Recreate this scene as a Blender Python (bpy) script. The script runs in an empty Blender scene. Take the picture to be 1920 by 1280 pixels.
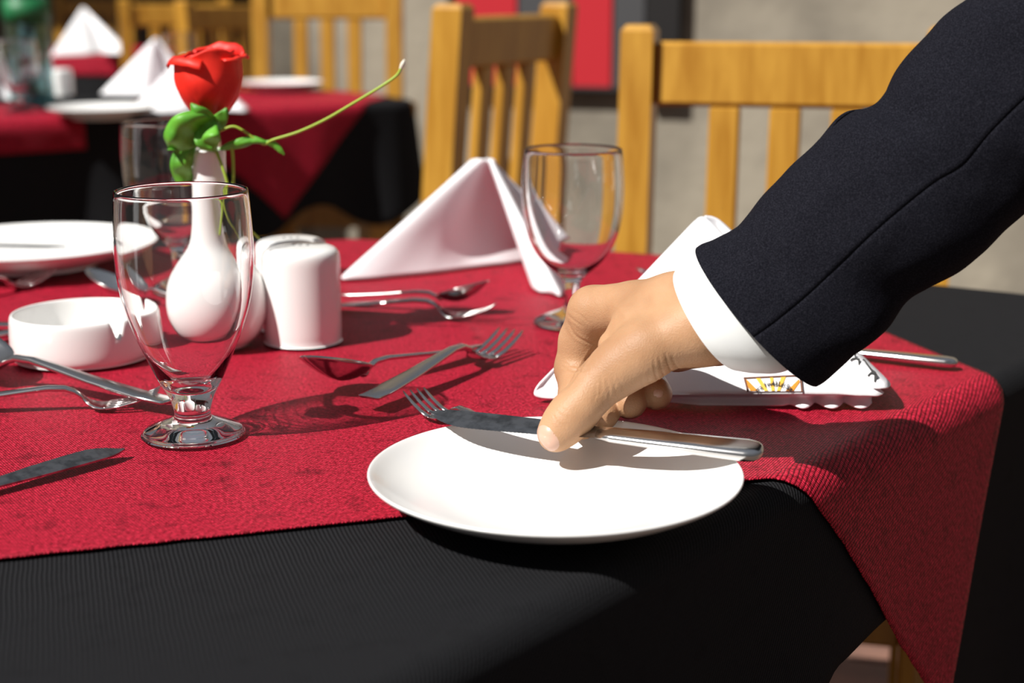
import bpy, math, random
import numpy as np
from mathutils import Vector, Matrix, noise
random.seed(7)
S = bpy.context.scene
C = bpy.context.scene.collection
PI = math.pi
# ---------------------------------------------------------------- camera
F = 2800.0
PITCH = math.radians(13.3)
CAM = Vector((0, 0, 1.04))
cd = bpy.data.cameras.new('camera'); cam = bpy.data.objects.new('camera', cd); C.objects.link(cam)
cam.location = CAM; cam.rotation_euler = (PI / 2 - PITCH, 0, 0)
cd.sensor_width = 36; cd.lens = F / 1920 * 36
cd.dof.use_dof = True; cd.dof.focus_distance = 0.95; cd.dof.aperture_fstop = 5.6
cd.clip_start = 0.02
S.camera = cam
# ---------------------------------------------------------------- world
w = bpy.data.worlds.new('world'); S.world = w; w.use_nodes = True
wn = w.node_tree.nodes; wl = w.node_tree.links; wn.clear()
wo = wn.new('ShaderNodeOutputWorld'); bg = wn.new('ShaderNodeBackground')
tc = wn.new('ShaderNodeTexCoord'); sx = wn.new('ShaderNodeSeparateXYZ'); cr = wn.new('ShaderNodeValToRGB')
wl.new(tc.outputs['Generated'], sx.inputs[0]); wl.new(sx.outputs['Z'], cr.inputs[0]); wl.new(cr.outputs[0], bg.inputs[0]); wl.new(bg.outputs[0], wo.inputs[0])
cr.color_ramp.elements[0].position = 0.0; cr.color_ramp.elements[0].color = (.40, .38, .36, 1)
cr.color_ramp.elements[1].position = 1.0; cr.color_ramp.elements[1].color = (.75, .85, 1.0, 1)
bg.inputs[1].default_value = 0.28
# ---------------------------------------------------------------- sun
ld = bpy.data.lights.new('sun', 'SUN'); sun = bpy.data.objects.new('sun', ld); C.objects.link(sun)
SUNDIR = Vector((.55, .40, -.735)).normalized()
sun.rotation_euler = SUNDIR.to_track_quat('-Z', 'Y').to_euler(); sun.location = (-4, -3, 6)
ld.energy = 6.3; ld.angle = math.radians(0.6); ld.color = (1, .97, .92)
ld.cycles.is_caustics_light = True
S.view_settings.view_transform = 'Standard'; S.view_settings.look = 'None'
S.view_settings.exposure = 0.0; S.view_settings.gamma = 1.0; S.view_settings.use_curve_mapping = False
cy = S.cycles
cy.use_denoising = True; cy.max_bounces = 16; cy.transmission_bounces = 14; cy.transparent_max_bounces = 24
cy.glossy_bounces = 6; cy.diffuse_bounces = 3; cy.sample_clamp_indirect = 30

# ---------------------------------------------------------------- geometry helpers
FW = Vector((0, math.cos(PITCH), -math.sin(PITCH))); UP = Vector((0, math.sin(PITCH), math.cos(PITCH))); RT = Vector((1, 0, 0))
def ray(x, y): return RT * ((x - 960) / F) - UP * ((y - 640) / F) + FW
def P(x, y, d): return CAM + ray(x, y) * d
TZ = 0.75
def G(x, y, z=TZ):
    r = ray(x, y); return CAM + r * ((z - CAM.z) / r.z)
def PD(x, y, D):
    r = ray(x, y); return CAM + r * (D / r.y)

def tag(o, label=None, cat=None, group=None, kind=None):
    if label: o['label'] = label
    if cat: o['category'] = cat
    if group: o['group'] = group
    if kind: o['kind'] = kind
    return o
def empty(name, loc=(0, 0, 0), rz=0):
    o = bpy.data.objects.new(name, None); C.objects.link(o); o.location = loc; o.rotation_euler = (0, 0, rz); o.empty_display_size = .02
    return o
def mesh(name, V, Fc, mat=None, parent=None, smooth=True, uv=None, world=True):
    me = bpy.data.meshes.new(name)
    me.from_pydata([tuple(v) for v in V], [], [tuple(f) for f in Fc])
    if mat: me.materials.append(mat)
    if uv is not None:
        l = me.uv_layers.new(name='UVMap')
        idx = np.empty(len(me.loops), dtype=np.int32); me.loops.foreach_get('vertex_index', idx)
        l.data.foreach_set('uv', np.asarray(uv, dtype=np.float32)[idx].ravel())
    if smooth: me.polygons.foreach_set('use_smooth', [True] * len(me.polygons))
    me.update()
    o = bpy.data.objects.new(name, me); C.objects.link(o)
    if parent:
        o.parent = parent
        if world: o.matrix_parent_inverse = parent_matrix(parent).inverted()
    return o
def parent_matrix(p):
    m = Matrix.LocRotScale(p.location, p.rotation_euler, p.scale)
    if p.parent: m = parent_matrix(p.parent) @ p.matrix_parent_inverse @ m
    return m
def autosmooth(o, ang=40):
    me = o.data
    try: me.set_sharp_from_angle(angle=math.radians(ang))
    except Exception: pass
    return o
def copy_tree(o, parent=None):
    c = o.copy(); C.objects.link(c)
    if parent: c.parent = parent
    for ch in list(o.children): copy_tree(ch, c)
    return c
def catmull(pts, n):
    pts = [Vector(p) for p in pts]; out = []
    for i in range(len(pts) - 1):
        p0 = pts[max(i - 1, 0)]; p1 = pts[i]; p2 = pts[i + 1]; p3 = pts[min(i + 2, len(pts) - 1)]
        for k in range(n):
            t = k / n
            out.append(.5 * ((2 * p1) + (p2 - p0) * t + (2 * p0 - 5 * p1 + 4 * p2 - p3) * t * t + (3 * p1 - p0 - 3 * p2 + p3) * t ** 3))
    out.append(pts[-1]); return out
def lathe(prof, n=64, sub=3):
    pr = [Vector((r, 0, z)) for z, r in prof]
    if sub > 1: pr = catmull(pr, sub)
    V = []; Fc = []; rings = []
    for p in pr:
        r = max(p.x, 0)
        if r < 1e-5: rings.append([len(V)]); V.append((0, 0, p.z))
        else:
            rings.append(list(range(len(V), len(V) + n)))
            V += [(r * math.cos(2 * PI * k / n), r * math.sin(2 * PI * k / n), p.z) for k in range(n)]
    for a, b in zip(rings, rings[1:]):
        for k in range(n):
            k2 = (k + 1) % n
            if len(a) == 1 and len(b) == 1: continue
            if len(a) == 1: Fc.append((a[0], b[k2], b[k]))
            elif len(b) == 1: Fc.append((a[k], a[k2], b[0]))
            else: Fc.append((a[k], a[k2], b[k2], b[k]))
    return V, Fc
def tube(pts, rad, n=8, closed_ends=True, flat=1.0):
    V = []; Fc = []; pts = [Vector(p) for p in pts]; m = len(pts)
    if not isinstance(rad, (list, tuple)): rad = [rad] * m
    up = Vector((0, 0, 1))
    t0 = (pts[1] - pts[0]).normalized()
    if abs(t0.dot(up)) > .95: up = Vector((1, 0, 0))
    b = t0.cross(up).normalized()
    for i, p in enumerate(pts):
        t = (pts[min(i + 1, m - 1)] - pts[max(i - 1, 0)]).normalized()
        b = (b - t * b.dot(t)).normalized(); c = t.cross(b)
        for k in range(n):
            a = 2 * PI * k / n; V.append(p + b * math.cos(a) * rad[i] + c * math.sin(a) * rad[i] * flat)
    for i in range(m - 1):
        for k in range(n):
            Fc.append((i * n + k, i * n + (k + 1) % n, (i + 1) * n + (k + 1) % n, (i + 1) * n + k))
    if closed_ends:
        Fc.append(tuple(range(n))[::-1]); Fc.append(tuple((m - 1) * n + k for k in range(n)))
    return V, Fc
def join(*vf):
    V = []; Fc = []
    for v, f in vf:
        o = len(V); V += list(v); Fc += [tuple(i + o for i in q) for q in f]
    return V, Fc
def box(x0, x1, y0, y1, z0, z1, bev=0.0):
    if bev <= 0:
        V = [(x, y, z) for z in (z0, z1) for y in (y0, y1) for x in (x0, x1)]
        return V, [(0, 2, 3, 1), (4, 5, 7, 6), (0, 1, 5, 4), (2, 6, 7, 3), (0, 4, 6, 2), (1, 3, 7, 5)]
    # chamfered box: each corner gives 3 verts
    V = []; idx = {}
    for ix, X in ((0, x0), (1, x1)):
        for iy, Y in ((0, y0), (1, y1)):
            for iz, Z in ((0, z0), (1, z1)):
                sx_ = 1 if ix == 0 else -1; sy_ = 1 if iy == 0 else -1; sz_ = 1 if iz == 0 else -1
                idx[ix, iy, iz, 'x'] = len(V); V.append((X, Y + sy_ * bev, Z + sz_ * bev))
                idx[ix, iy, iz, 'y'] = len(V); V.append((X + sx_ * bev, Y, Z + sz_ * bev))
                idx[ix, iy, iz, 'z'] = len(V); V.append((X + sx_ * bev, Y + sy_ * bev, Z))
    Fc = []
    I = idx
    for a in (0, 1):
        Fc.append((I[a,0,0,'x'], I[a,1,0,'x'], I[a,1,1,'x'], I[a,0,1,'x']))
        Fc.append((I[0,a,0,'y'], I[1,a,0,'y'], I[1,a,1,'y'], I[0,a,1,'y']))
        Fc.append((I[0,0,a,'z'], I[1,0,a,'z'], I[1,1,a,'z'], I[0,1,a,'z']))
    for a in (0, 1):
        for b in (0, 1):
            Fc.append((I[a,b,0,'x'], I[a,b,1,'x'], I[a,b,1,'y'], I[a,b,0,'y']))
            Fc.append((I[a,0,b,'x'], I[a,1,b,'x'], I[a,1,b,'z'], I[a,0,b,'z']))
            Fc.append((I[0,a,b,'y'], I[1,a,b,'y'], I[1,a,b,'z'], I[0,a,b,'z']))
            for c in (0, 1): 
                if True: pass
    for a in (0, 1):
        for b in (0, 1):
            for c in (0, 1): Fc.append((I[a,b,c,'x'], I[a,b,c,'y'], I[a,b,c,'z']))
    import bmesh
    bm = bmesh.new(); vs = [bm.verts.new(v) for v in V]
    for f in Fc: bm.faces.new([vs[i] for i in f])
    bmesh.ops.recalc_face_normals(bm, faces=bm.faces)
    bm.verts.index_update()
    Fo = [tuple(v.index for v in f.verts) for f in bm.faces]; bm.free()
    return V, Fo
def xf(vf, M):
    return [M @ Vector(v) for v in vf[0]], vf[1]
def grid(nu, nv, fn):
    V = [fn(i / (nu - 1), j / (nv - 1)) for j in range(nv) for i in range(nu)]
    Fc = [(j * nu + i, j * nu + i + 1, (j + 1) * nu + i + 1, (j + 1) * nu + i) for j in range(nv - 1) for i in range(nu - 1)]
    return V, Fc
def solid(o, t, off=0):
    m = o.modifiers.new('thickness', 'SOLIDIFY'); m.thickness = t; m.offset = off; return o
def subsurf(o, n=1):
    m = o.modifiers.new('smooth', 'SUBSURF'); m.levels = n; m.render_levels = n; return o

# ---------------------------------------------------------------- materials
def newmat(name):
    m = bpy.data.materials.new(name); m.use_nodes = True
    nt = m.node_tree; b = nt.nodes['Principled BSDF']; return m, nt.nodes, nt.links, b
def simple(name, col, rough=.5, metal=0, spec=.5, bump=None, noise_col=None, coat=0, sheen=0):
    m, n, l, b = newmat(name)
    b.inputs['Base Color'].default_value = (*col, 1); b.inputs['Roughness'].default_value = rough; b.inputs['Metallic'].default_value = metal
    b.inputs['Specular IOR Level'].default_value = spec
    b.inputs['Coat Weight'].default_value = coat; b.inputs['Coat Roughness'].default_value = .08
    b.inputs['Sheen Weight'].default_value = sheen
    t = n.new('ShaderNodeTexCoord')
    if noise_col:
        sc, c2, lo, hi = noise_col
        nz = n.new('ShaderNodeTexNoise'); nz.inputs['Scale'].default_value = sc; nz.inputs['Detail'].default_value = 6
        r = n.new('ShaderNodeValToRGB'); r.color_ramp.elements[0].color = (*c2, 1); r.color_ramp.elements[1].color = (*col, 1)
        r.color_ramp.elements[0].position = lo; r.color_ramp.elements[1].position = hi
        l.new(t.outputs['Object'], nz.inputs['Vector']); l.new(nz.outputs[0], r.inputs[0]); l.new(r.outputs[0], b.inputs['Base Color'])
    if bump:
        sc, st, di = bump
        nz = n.new('ShaderNodeTexNoise'); nz.inputs['Scale'].default_value = sc; nz.inputs['Detail'].default_value = 4
        bp = n.new('ShaderNodeBump'); bp.inputs['Strength'].default_value = st; bp.inputs['Distance'].default_value = di
        l.new(t.outputs['Object'], nz.inputs['Vector']); l.new(nz.outputs[0], bp.inputs['Height']); l.new(bp.outputs[0], b.inputs['Normal'])
    return m
def weave(name, dark, light, pa, pb, diag, depth=.0006, rough=.6, spec=.3, sheen=0, blend=0.25, speck=0):
    """woven cloth: rows of period pa (m) across, thread floats of period pb along, in the cloth's own UV (metres)"""
    m, n, l, b = newmat(name)
    uv = n.new('ShaderNodeUVMap'); uv.uv_map = 'UVMap'; s = n.new('ShaderNodeSeparateXYZ'); l.new(uv.outputs[0], s.inputs[0])
    def M(op, a, c=None):
        q = n.new('ShaderNodeMath'); q.operation = op
        for i, v in enumerate((a, c)):
            if v is None: continue
            if isinstance(v, (int, float)): q.inputs[i].default_value = v
            else: l.new(v, q.inputs[i])
        return q.outputs[0]
    nz0 = n.new('ShaderNodeTexNoise'); nz0.inputs['Scale'].default_value = 25; l.new(uv.outputs[0], nz0.inputs['Vector'])
    wob = M('MULTIPLY', M('SUBTRACT', nz0.outputs[0], .5), pa * .9)
    if diag: A = M('SUBTRACT', s.outputs[0], s.outputs[1]); B = M('ADD', s.outputs[0], s.outputs[1])
    else: A = s.outputs[0]; B = s.outputs[1]
    A = M('ADD', A, wob)
    a = M('DIVIDE', A, pa); row = M('FLOOR', a)
    ha = M('ABSOLUTE', M('SINE', M('MULTIPLY', a, PI)))
    bb = M('ADD', M('DIVIDE', B, pb), M('MULTIPLY', row, .5))
    hb = M('ABSOLUTE', M('SINE', M('MULTIPLY', bb, PI)))
    h = M('MULTIPLY', M('POWER', ha, .7), M('ADD', M('MULTIPLY', hb, 1 - blend), blend))
    nz = n.new('ShaderNodeTexNoise'); nz.inputs['Scale'].default_value = 900; nz.inputs['Detail'].default_value = 3; l.new(uv.outputs[0], nz.inputs['Vector'])
    h2 = M('MULTIPLY', h, M('ADD', M('MULTIPLY', nz.outputs[0], .9), .55))
    r = n.new('ShaderNodeValToRGB'); r.color_ramp.elements[0].position = .08; r.color_ramp.elements[1].position = .8
    r.color_ramp.elements[0].color = (*dark, 1); r.color_ramp.elements[1].color = (*light, 1)
    l.new(h2, r.inputs[0])
    # slubs, lint
    n3 = n.new('ShaderNodeTexNoise'); n3.inputs['Scale'].default_value = 60; n3.inputs['Detail'].default_value = 5; l.new(uv.outputs[0], n3.inputs['Vector'])
    r3 = n.new('ShaderNodeValToRGB'); r3.color_ramp.elements[0].position = .28; r3.color_ramp.elements[1].position = .45
    r3.color_ramp.elements[0].color = (.45, .45, .45, 1); r3.color_ramp.elements[1].color = (1, 1, 1, 1); l.new(n3.outputs[0], r3.inputs[0])
    mx = n.new('ShaderNodeMix'); mx.data_type = 'RGBA'; mx.blend_type = 'MULTIPLY'; mx.inputs[0].default_value = .8 if speck else .25
    l.new(r.outputs[0], mx.inputs[6]); l.new(r3.outputs[0], mx.inputs[7]); l.new(mx.outputs[2], b.inputs['Base Color'])
    if speck:  # random colour specks; the pale ones paint in thread sparkle
        n4 = n.new('ShaderNodeTexNoise'); n4.inputs['Scale'].default_value = 420; n4.inputs['Detail'].default_value = 2; l.new(uv.outputs[0], n4.inputs['Vector'])
        r4 = n.new('ShaderNodeValToRGB'); r4.color_ramp.elements[0].position = .36; r4.color_ramp.elements[1].position = .70
        r4.color_ramp.elements[0].color = (.5, .4, .4, 1); r4.color_ramp.elements[1].color = (1.4, 1.9, 1.6, 1); l.new(n4.outputs[0], r4.inputs[0])
        m4 = n.new('ShaderNodeMix'); m4.data_type = 'RGBA'; m4.blend_type = 'MULTIPLY'; m4.inputs[0].default_value = speck
        l.new(mx.outputs[2], m4.inputs[6]); l.new(r4.outputs[0], m4.inputs[7]); l.new(m4.outputs[2], b.inputs['Base Color'])
    bp = n.new('ShaderNodeBump'); bp.inputs['Strength'].default_value = .8; bp.inputs['Distance'].default_value = depth
    l.new(h2, bp.inputs['Height']); l.new(bp.outputs[0], b.inputs['Normal'])
    b.inputs['Roughness'].default_value = rough; b.inputs['Specular IOR Level'].default_value = spec; b.inputs['Sheen Weight'].default_value = sheen
    return m
MAT = {}
MAT['red'] = weave('red_woven_cloth', (.05, .0005, .003), (.74, .021, .062), .0024, .0026, True, .0005, .5, .12, 0, .12, 1.0)
MAT['black'] = weave('black_ribbed_cloth', (.0008, .0008, .001), (.020, .020, .022), .0024, .0035, False, .0006, .8, .05, 0, .75)
MAT['linen'] = simple('white_napkin_linen', (.86, .85, .87), .8, spec=.2, bump=(900, .25, .0004))
MAT['ceramic'] = simple('white_glazed_ceramic', (.90, .89, .87), .22, spec=.5, coat=.4)
MAT['steel'] = simple('brushed_steel', (.62, .60, .59), .2, 1, bump=(350, .05, .0002))
MAT['steel_dark'] = simple('scratched_steel_blade', (.42, .41, .41), .28, 1, bump=(500, .12, .0003), noise_col=(120, (.2, .2, .2), .35, .6))
def wood(name, c1, c2, sc=6):
    m, n, l, b = newmat(name)
    t = n.new('ShaderNodeTexCoord'); mp = n.new('ShaderNodeMapping'); mp.inputs['Scale'].default_value = (9, 9, .9)
    nz = n.new('ShaderNodeTexNoise'); nz.inputs['Scale'].default_value = sc; nz.inputs['Detail'].default_value = 6; nz.inputs['Distortion'].default_value = .6
    r = n.new('ShaderNodeValToRGB'); r.color_ramp.elements[0].color = (*c1, 1); r.color_ramp.elements[1].color = (*c2, 1)
    r.color_ramp.elements[0].position = .3; r.color_ramp.elements[1].position = .68
    l.new(t.outputs['Object'], mp.inputs[0]); l.new(mp.outputs[0], nz.inputs['Vector']); l.new(nz.outputs[0], r.inputs[0]); l.new(r.outputs[0], b.inputs['Base Color'])
    b.inputs['Roughness'].default_value = .38; b.inputs['Coat Weight'].default_value = .15
    return m
MAT['wood'] = wood('varnished_yellow_wood', (.38, .17, .014), (.54, .28, .036))
MAT['wood_dark'] = wood('dark_wood_panelling', (.035, .016, .006), (.07, .03, .01), 3)
MAT['seat'] = simple('red_seat_fabric', (.42, .010, .014), .7, bump=(300, .2, .001))
MAT['suit'] = simple('navy_wool', (.0045, .0045, .0075), .9, spec=.08, bump=(1400, .4, .0005), noise_col=(1500, (.017, .017, .024), .36, .55))
MAT['seam'] = simple('dark_seam_thread', (.002, .002, .003), .9, spec=.05)
MAT['shirt'] = simple('white_shirt_cotton', (.86, .87, .86), .75, spec=.2, bump=(1200, .2, .0003))
MAT['petal'] = simple('red_silk_petal', (.86, .022, .008), .55, bump=(400, .15, .0004), noise_col=(35, (.62, .006, .003), .3, .6))
MAT['leaf'] = simple('green_fabric_leaf', (.13, .42, .03), .5, bump=(200, .3, .0006), noise_col=(60, (.06, .26, .015), .3, .65))
MAT['stem'] = simple('lime_green_stem', (.33, .48, .04), .5)
MAT['bud'] = simple('pale_bud', (.75, .72, .6), .6)
MAT['wall'] = simple('grey_plaster', (.34, .30, .235), .9, spec=.2, bump=(14, .5, .01), noise_col=(2.2, (.17, .15, .12), .35, .62))
MAT['pav'] = simple('brown_paver', (.24, .12, .085), .85, noise_col=(7, (.15, .08, .06), .35, .6), bump=(60, .4, .002))
MAT['ground'] = simple('dark_grout', (.10, .07, .055), .95)
MAT['redpanel'] = simple('red_panel_fabric', (.48, .008, .018), .8)
MAT['greypanel'] = simple('charcoal_panel_fabric', (.055, .055, .058), .8)
MAT['frame'] = simple('black_frame', (.008, .007, .007), .5)
MAT['ink'] = simple('black_print', (.01, .01, .01), .7)
MAT['orange'] = simple('orange_embroidery', (.75, .27, .015), .7)
MAT['yellow'] = simple('golden_embroidery', (.85, .50, .06), .7)
MAT['brown'] = simple('brown_embroidery', (.16, .06, .03), .7)
MAT['label'] = simple('green_label', (.01, .16, .05), .5)
MAT['cap'] = simple('bottle_cap', (.05, .25, .45), .4)
MAT['nail'] = simple('fingernail', (.62, .37, .27), .35, coat=.3)
def glass(name, col=(1, 1, 1), ior=1.5, rough=0.0):
    m, n, l, b = newmat(name)
    b.inputs['Base Color'].default_value = (*col, 1); b.inputs['Roughness'].default_value = rough
    b.inputs['Transmission Weight'].default_value = 1; b.inputs['IOR'].default_value = ior
    return m
MAT['glass'] = glass('clear_glass')
def thin(m, lo, hi, z0, z1, tint=(1, 1, 1)):
    """thin blown walls above z0..z1 pass most light straight through; the thick foot and stem stay solid glass"""
    n, l = m.node_tree.nodes, m.node_tree.links
    t = n.new('ShaderNodeTexCoord'); s_ = n.new('ShaderNodeSeparateXYZ'); mr = n.new('ShaderNodeMapRange')
    mr.inputs[1].default_value = z0; mr.inputs[2].default_value = z1; mr.inputs[3].default_value = lo; mr.inputs[4].default_value = hi
    l.new(t.outputs['Object'], s_.inputs[0]); l.new(s_.outputs[2], mr.inputs[0])
    tr = n.new('ShaderNodeBsdfTransparent'); tr.inputs[0].default_value = (*tint, 1); mx = n.new('ShaderNodeMixShader')
    l.new(mr.outputs[0], mx.inputs[0]); l.new(n['Principled BSDF'].outputs[0], mx.inputs[1]); l.new(tr.outputs[0], mx.inputs[2])
    l.new(mx.outputs[0], n['Material Output'].inputs[0])
MAT['pet'] = glass('teal_bottle_plastic', (.62, .90, .94), 1.33, .05)
thin(MAT['pet'], .45, .45, 0, 1, (.80, .96, .98))
MAT['lime'] = glass('lime_bottle_glass', (.55, .75, .1), 1.4, .05)
# skin
m, n, l, b = newmat('brown_skin'); MAT['skin'] = m
t = n.new('ShaderNodeTexCoord'); nz = n.new('ShaderNodeTexNoise'); nz.inputs['Scale'].default_value = 28; nz.inputs['Detail'].default_value = 5
r = n.new('ShaderNodeValToRGB'); r.color_ramp.elements[0].color = (.40, .215, .112, 1); r.color_ramp.elements[1].color = (.50, .285, .155, 1)
r.color_ramp.elements[0].position = .35; r.color_ramp.elements[1].position = .65
l.new(t.outputs['Object'], nz.inputs['Vector']); l.new(nz.outputs[0], r.inputs[0]); l.new(r.outputs[0], b.inputs['Base Color'])
nb = n.new('ShaderNodeTexVoronoi'); nb.inputs['Scale'].default_value = 900
nc = n.new('ShaderNodeTexNoise'); nc.inputs['Scale'].default_value = 260; nc.inputs['Detail'].default_value = 5
ad = n.new('ShaderNodeMath'); ad.operation = 'ADD'; l.new(t.outputs['Object'], nb.inputs['Vector']); l.new(t.outputs['Object'], nc.inputs['Vector'])
l.new(nb.outputs['Distance'], ad.inputs[0]); l.new(nc.outputs[0], ad.inputs[1])
bp = n.new('ShaderNodeBump'); bp.inputs['Strength'].default_value = .22; bp.inputs['Distance'].default_value = .0006; l.new(ad.outputs[0], bp.inputs['Height']); l.new(bp.outputs[0], b.inputs['Normal'])
b.inputs['Roughness'].default_value = .52; b.inputs['Subsurface Weight'].default_value = .15; b.inputs['Subsurface Radius'].default_value = (.006, .002, .001); b.inputs['Subsurface Scale'].default_value = 1.0
b.inputs['Specular IOR Level'].default_value = .35

# ---------------------------------------------------------------- room shell
AX = Vector((.95, -.31, 0)).normalized(); AY = Vector((.31, .95, 0)).normalized()
floor = mesh('floor', *xf(box(-9, 9, -4, 12, -.1, -.012), Matrix.Identity(4)), MAT['ground'], smooth=False); tag(floor, kind='structure')
# pavers, where the photo shows them under the table hem and beyond
pv_me = None; base = Vector((.2, 1.2, 0))
for i in range(-4, 14):
    for j in range(0, 20):
        if i < -1 and j < 2: continue
        c_ = base + AX * (i * .205 - (.1 if j % 2 else 0)) + AY * (j * .125)
        if pv_me is None:
            o = mesh('paver', *box(-.099, .099, -.059, .059, -.04, 0, .004), MAT['pav'], floor, smooth=False); pv_me = o.data
        else:
            o = bpy.data.objects.new('paver', pv_me); C.objects.link(o); o.parent = floor
        o.location = (c_.x, c_.y, random.uniform(-.0015, .0015)); o.rotation_euler = (0, 0, math.atan2(AX.y, AX.x))
def wallbox(name, p, q, z0, z1, th, mat):
    d = (q - p); L = d.length; a = math.atan2(d.y, d.x)
    M = Matrix.Translation(p) @ Matrix.Rotation(a, 4, 'Z')
    o = mesh(name, *xf(box(0, L, 0, th, z0, z1), M), mat, smooth=False); return tag(o, kind='structure')
W0 = Vector((.2, 5.0, 0))
wallbox('wall_back', W0 - AX * 1.16, W0 + AX * 5.5, 0, 3.0, .2, MAT['wall'])
wallbox('wall_left', W0 - AX * 1.16 + AY * 4.4, W0 - AX * 1.16, 0, 3.0, .2, MAT['wall'])
wallbox('wall_far', Vector((-8, 10.4, 0)), Vector((-.2, 9.4, 0)), 0, 3.0, .2, MAT['wood_dark'])
o = mesh('shade_slab', *box(-9, -.9, 7.5, 11, 2.5, 2.62), MAT['wood_dark'], smooth=False); tag(o, kind='structure')  # unseen slab added overhead to shade the far left background
wallbox('baseboard_back', W0 - AX * 1.15 - AY * .015, W0 + AX * 5.4 - AY * .015, 0, .1, .015, MAT['wood_dark'])

# framed striped panel on the back wall
def on_wall(px, z):  # point on the back wall plane along a pixel column
    r = ray(px, 300); nrm = AY; k = (W0 - CAM).dot(nrm) / r.dot(nrm); q = CAM + r * k; return (q - W0).dot(AX)
pn = empty('wall_panel', W0 + AX * on_wall(1065, 0) - AY * .03 + Vector((0, 0, .64)))
pn.rotation_euler = (0, 0, math.atan2(AX.y, AX.x))
tag(pn, 'red and charcoal striped wall hanging in a black frame behind the chairs', 'wall hanging')
xs = [on_wall(x, 0) - on_wall(1065, 0) for x in (862, 978, 1078, 1152, 1212, 1275)]
cols = ['redpanel', 'greypanel', 'redpanel', 'greypanel']
def addl(name, vf, mat, parent, smooth=False):
    return mesh(name, vf[0], vf[1], mat, parent, smooth, world=False)
for k in range(4):
    addl('fabric_strip', box(xs[k], xs[k + 1] - .004, -.012, .012, .085, 1.3, .003), MAT[cols[k]], pn)
addl('frame_side', box(xs[4], xs[5], -.025, .025, .05, 1.35, .004), MAT['frame'], pn)
addl('frame_bottom', box(xs[0], xs[4], -.02, .025, .07, .085, .003), MAT['frame'], pn)
addl('frame_side', box(xs[0] - .02, xs[0], -.025, .025, .05, 1.35, .004), MAT['frame'], pn)
addl('frame_top', box(xs[0], xs[4], -.02, .025, 1.3, 1.35, .003), MAT['frame'], pn)

# ---------------------------------------------------------------- chairs (origin at floor; back plane faces -Y, seat towards +Y * dirn)
def make_chair():
    t = empty('dining_chair')
    W = .22
    rk = lambda z: -max(0, z - .45) * .08
    def post(x0, x1):
        V = []; Fc = []
        zs = [0, .45, .60, .75, .90, .992, 1.0]
        for k, z in enumerate(zs):
            c_ = rk(z); i_ = .006 if z == 1.0 else 0; dy = .028
            V += [(x0 + i_, c_ - dy + i_, z), (x1 - i_, c_ - dy + i_, z), (x1 - i_, c_ + dy - i_, z), (x0 + i_, c_ + dy - i_, z)]
        for k in range(len(zs) - 1):
            for j in range(4): Fc.append((k * 4 + j, k * 4 + (j + 1) % 4, k * 4 + 4 + (j + 1) % 4, k * 4 + 4 + j))
        Fc += [(3, 2, 1, 0), tuple(len(V) - 4 + j for j in range(4))]
        return V, Fc
    def lean(z0, z1): 
        a_ = math.atan(.08); return Matrix.Translation((0, rk((z0 + z1) / 2), (z0 + z1) / 2)) @ Matrix.Rotation(a_, 4, 'X') @ Matrix.Translation((0, 0, -(z0 + z1) / 2))
    for s in (-1, 1):
        addl('back_post', post(s * W - (.044 if s > 0 else 0), s * W + (0 if s > 0 else .044)), MAT['wood'], t)
        addl('leg', box(s * W - (.045 if s > 0 else 0), s * W + (0 if s > 0 else .045), .40, .445, 0, .43, .005), MAT['wood'], t)
        addl('side_rail', box(s * W - (.035 if s > 0 else -.01), s * W + (-.01 if s > 0 else .035), .03, .40, .35, .42, .004), MAT['wood'], t)
    addl('top_rail', xf(box(-W + .044, W - .044, -.013, .013, .893, .978, .005), lean(.893, .978)), MAT['wood'], t)
    addl('lower_rail', xf(box(-W + .044, W - .044, -.012, .012, .50, .55, .005), lean(.5, .55)), MAT['wood'], t)
    for k in range(3):
        c_ = (k - 1) * .080
        addl('slat', xf(box(c_ - .0205, c_ + .0205, -.010, .010, .549, .894, .003), lean(.549, .894)), MAT['wood'], t)
    addl('front_rail', box(-W + .045, W - .045, .41, .435, .35, .42, .004), MAT['wood'], t)
    addl('seat_cushion', box(-W + .005, W - .005, .03, .455, .425, .485, .016), MAT['seat'], t)
    return t
chair0 = make_chair(); first = [True]
def place_chair(x, y, rz, label, sc=1.0):
    o = chair0 if first[0] else copy_tree(chair0); first[0] = False
    o.location = (x, y, 0); o.rotation_euler = (0, 0, rz); o.scale = (sc,) * 3
    tag(o, label, 'chair', 'wooden slatted dining chairs'); return o
# chair behind the right of the main table: seat runs towards the camera side (under the table) -> rz = pi + a
p = PD(1466, 300, 1.95)
place_chair(p.x, p.y, PI - math.radians(14), 'honey wood slat-back dining chair pushed up right of the far wine glass', .993)
# chair turned sideways in the middle
pl = PD(842, 100, 2.55); rB = math.radians(62)
place_chair(pl.x + .21 * math.cos(rB) - .036, pl.y + .21 * math.sin(rB) + .03, rB, 'turned wooden chair with shaded brown back between the two tables', 1.015)
p = PD(612, 100, 4.72)
place_chair(p.x, p.y, PI - math.radians(4), 'wooden chair with red seat behind the far end of the black-covered table', 1.06)
p = PD(330, 50, 6.1)
place_chair(p.x, p.y, PI + math.radians(16), 'dim wooden chair farther back, left of the rose bloom top')
p = PD(440, 50, 5.55)
place_chair(p.x, p.y, PI + math.radians(55), 'wooden chair seen edge-on directly above the red rose')
p = PD(175, 50, 8.4)
place_chair(p.x, p.y, PI - math.radians(4), 'farthest wooden chair behind the most distant folded napkin')

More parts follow.
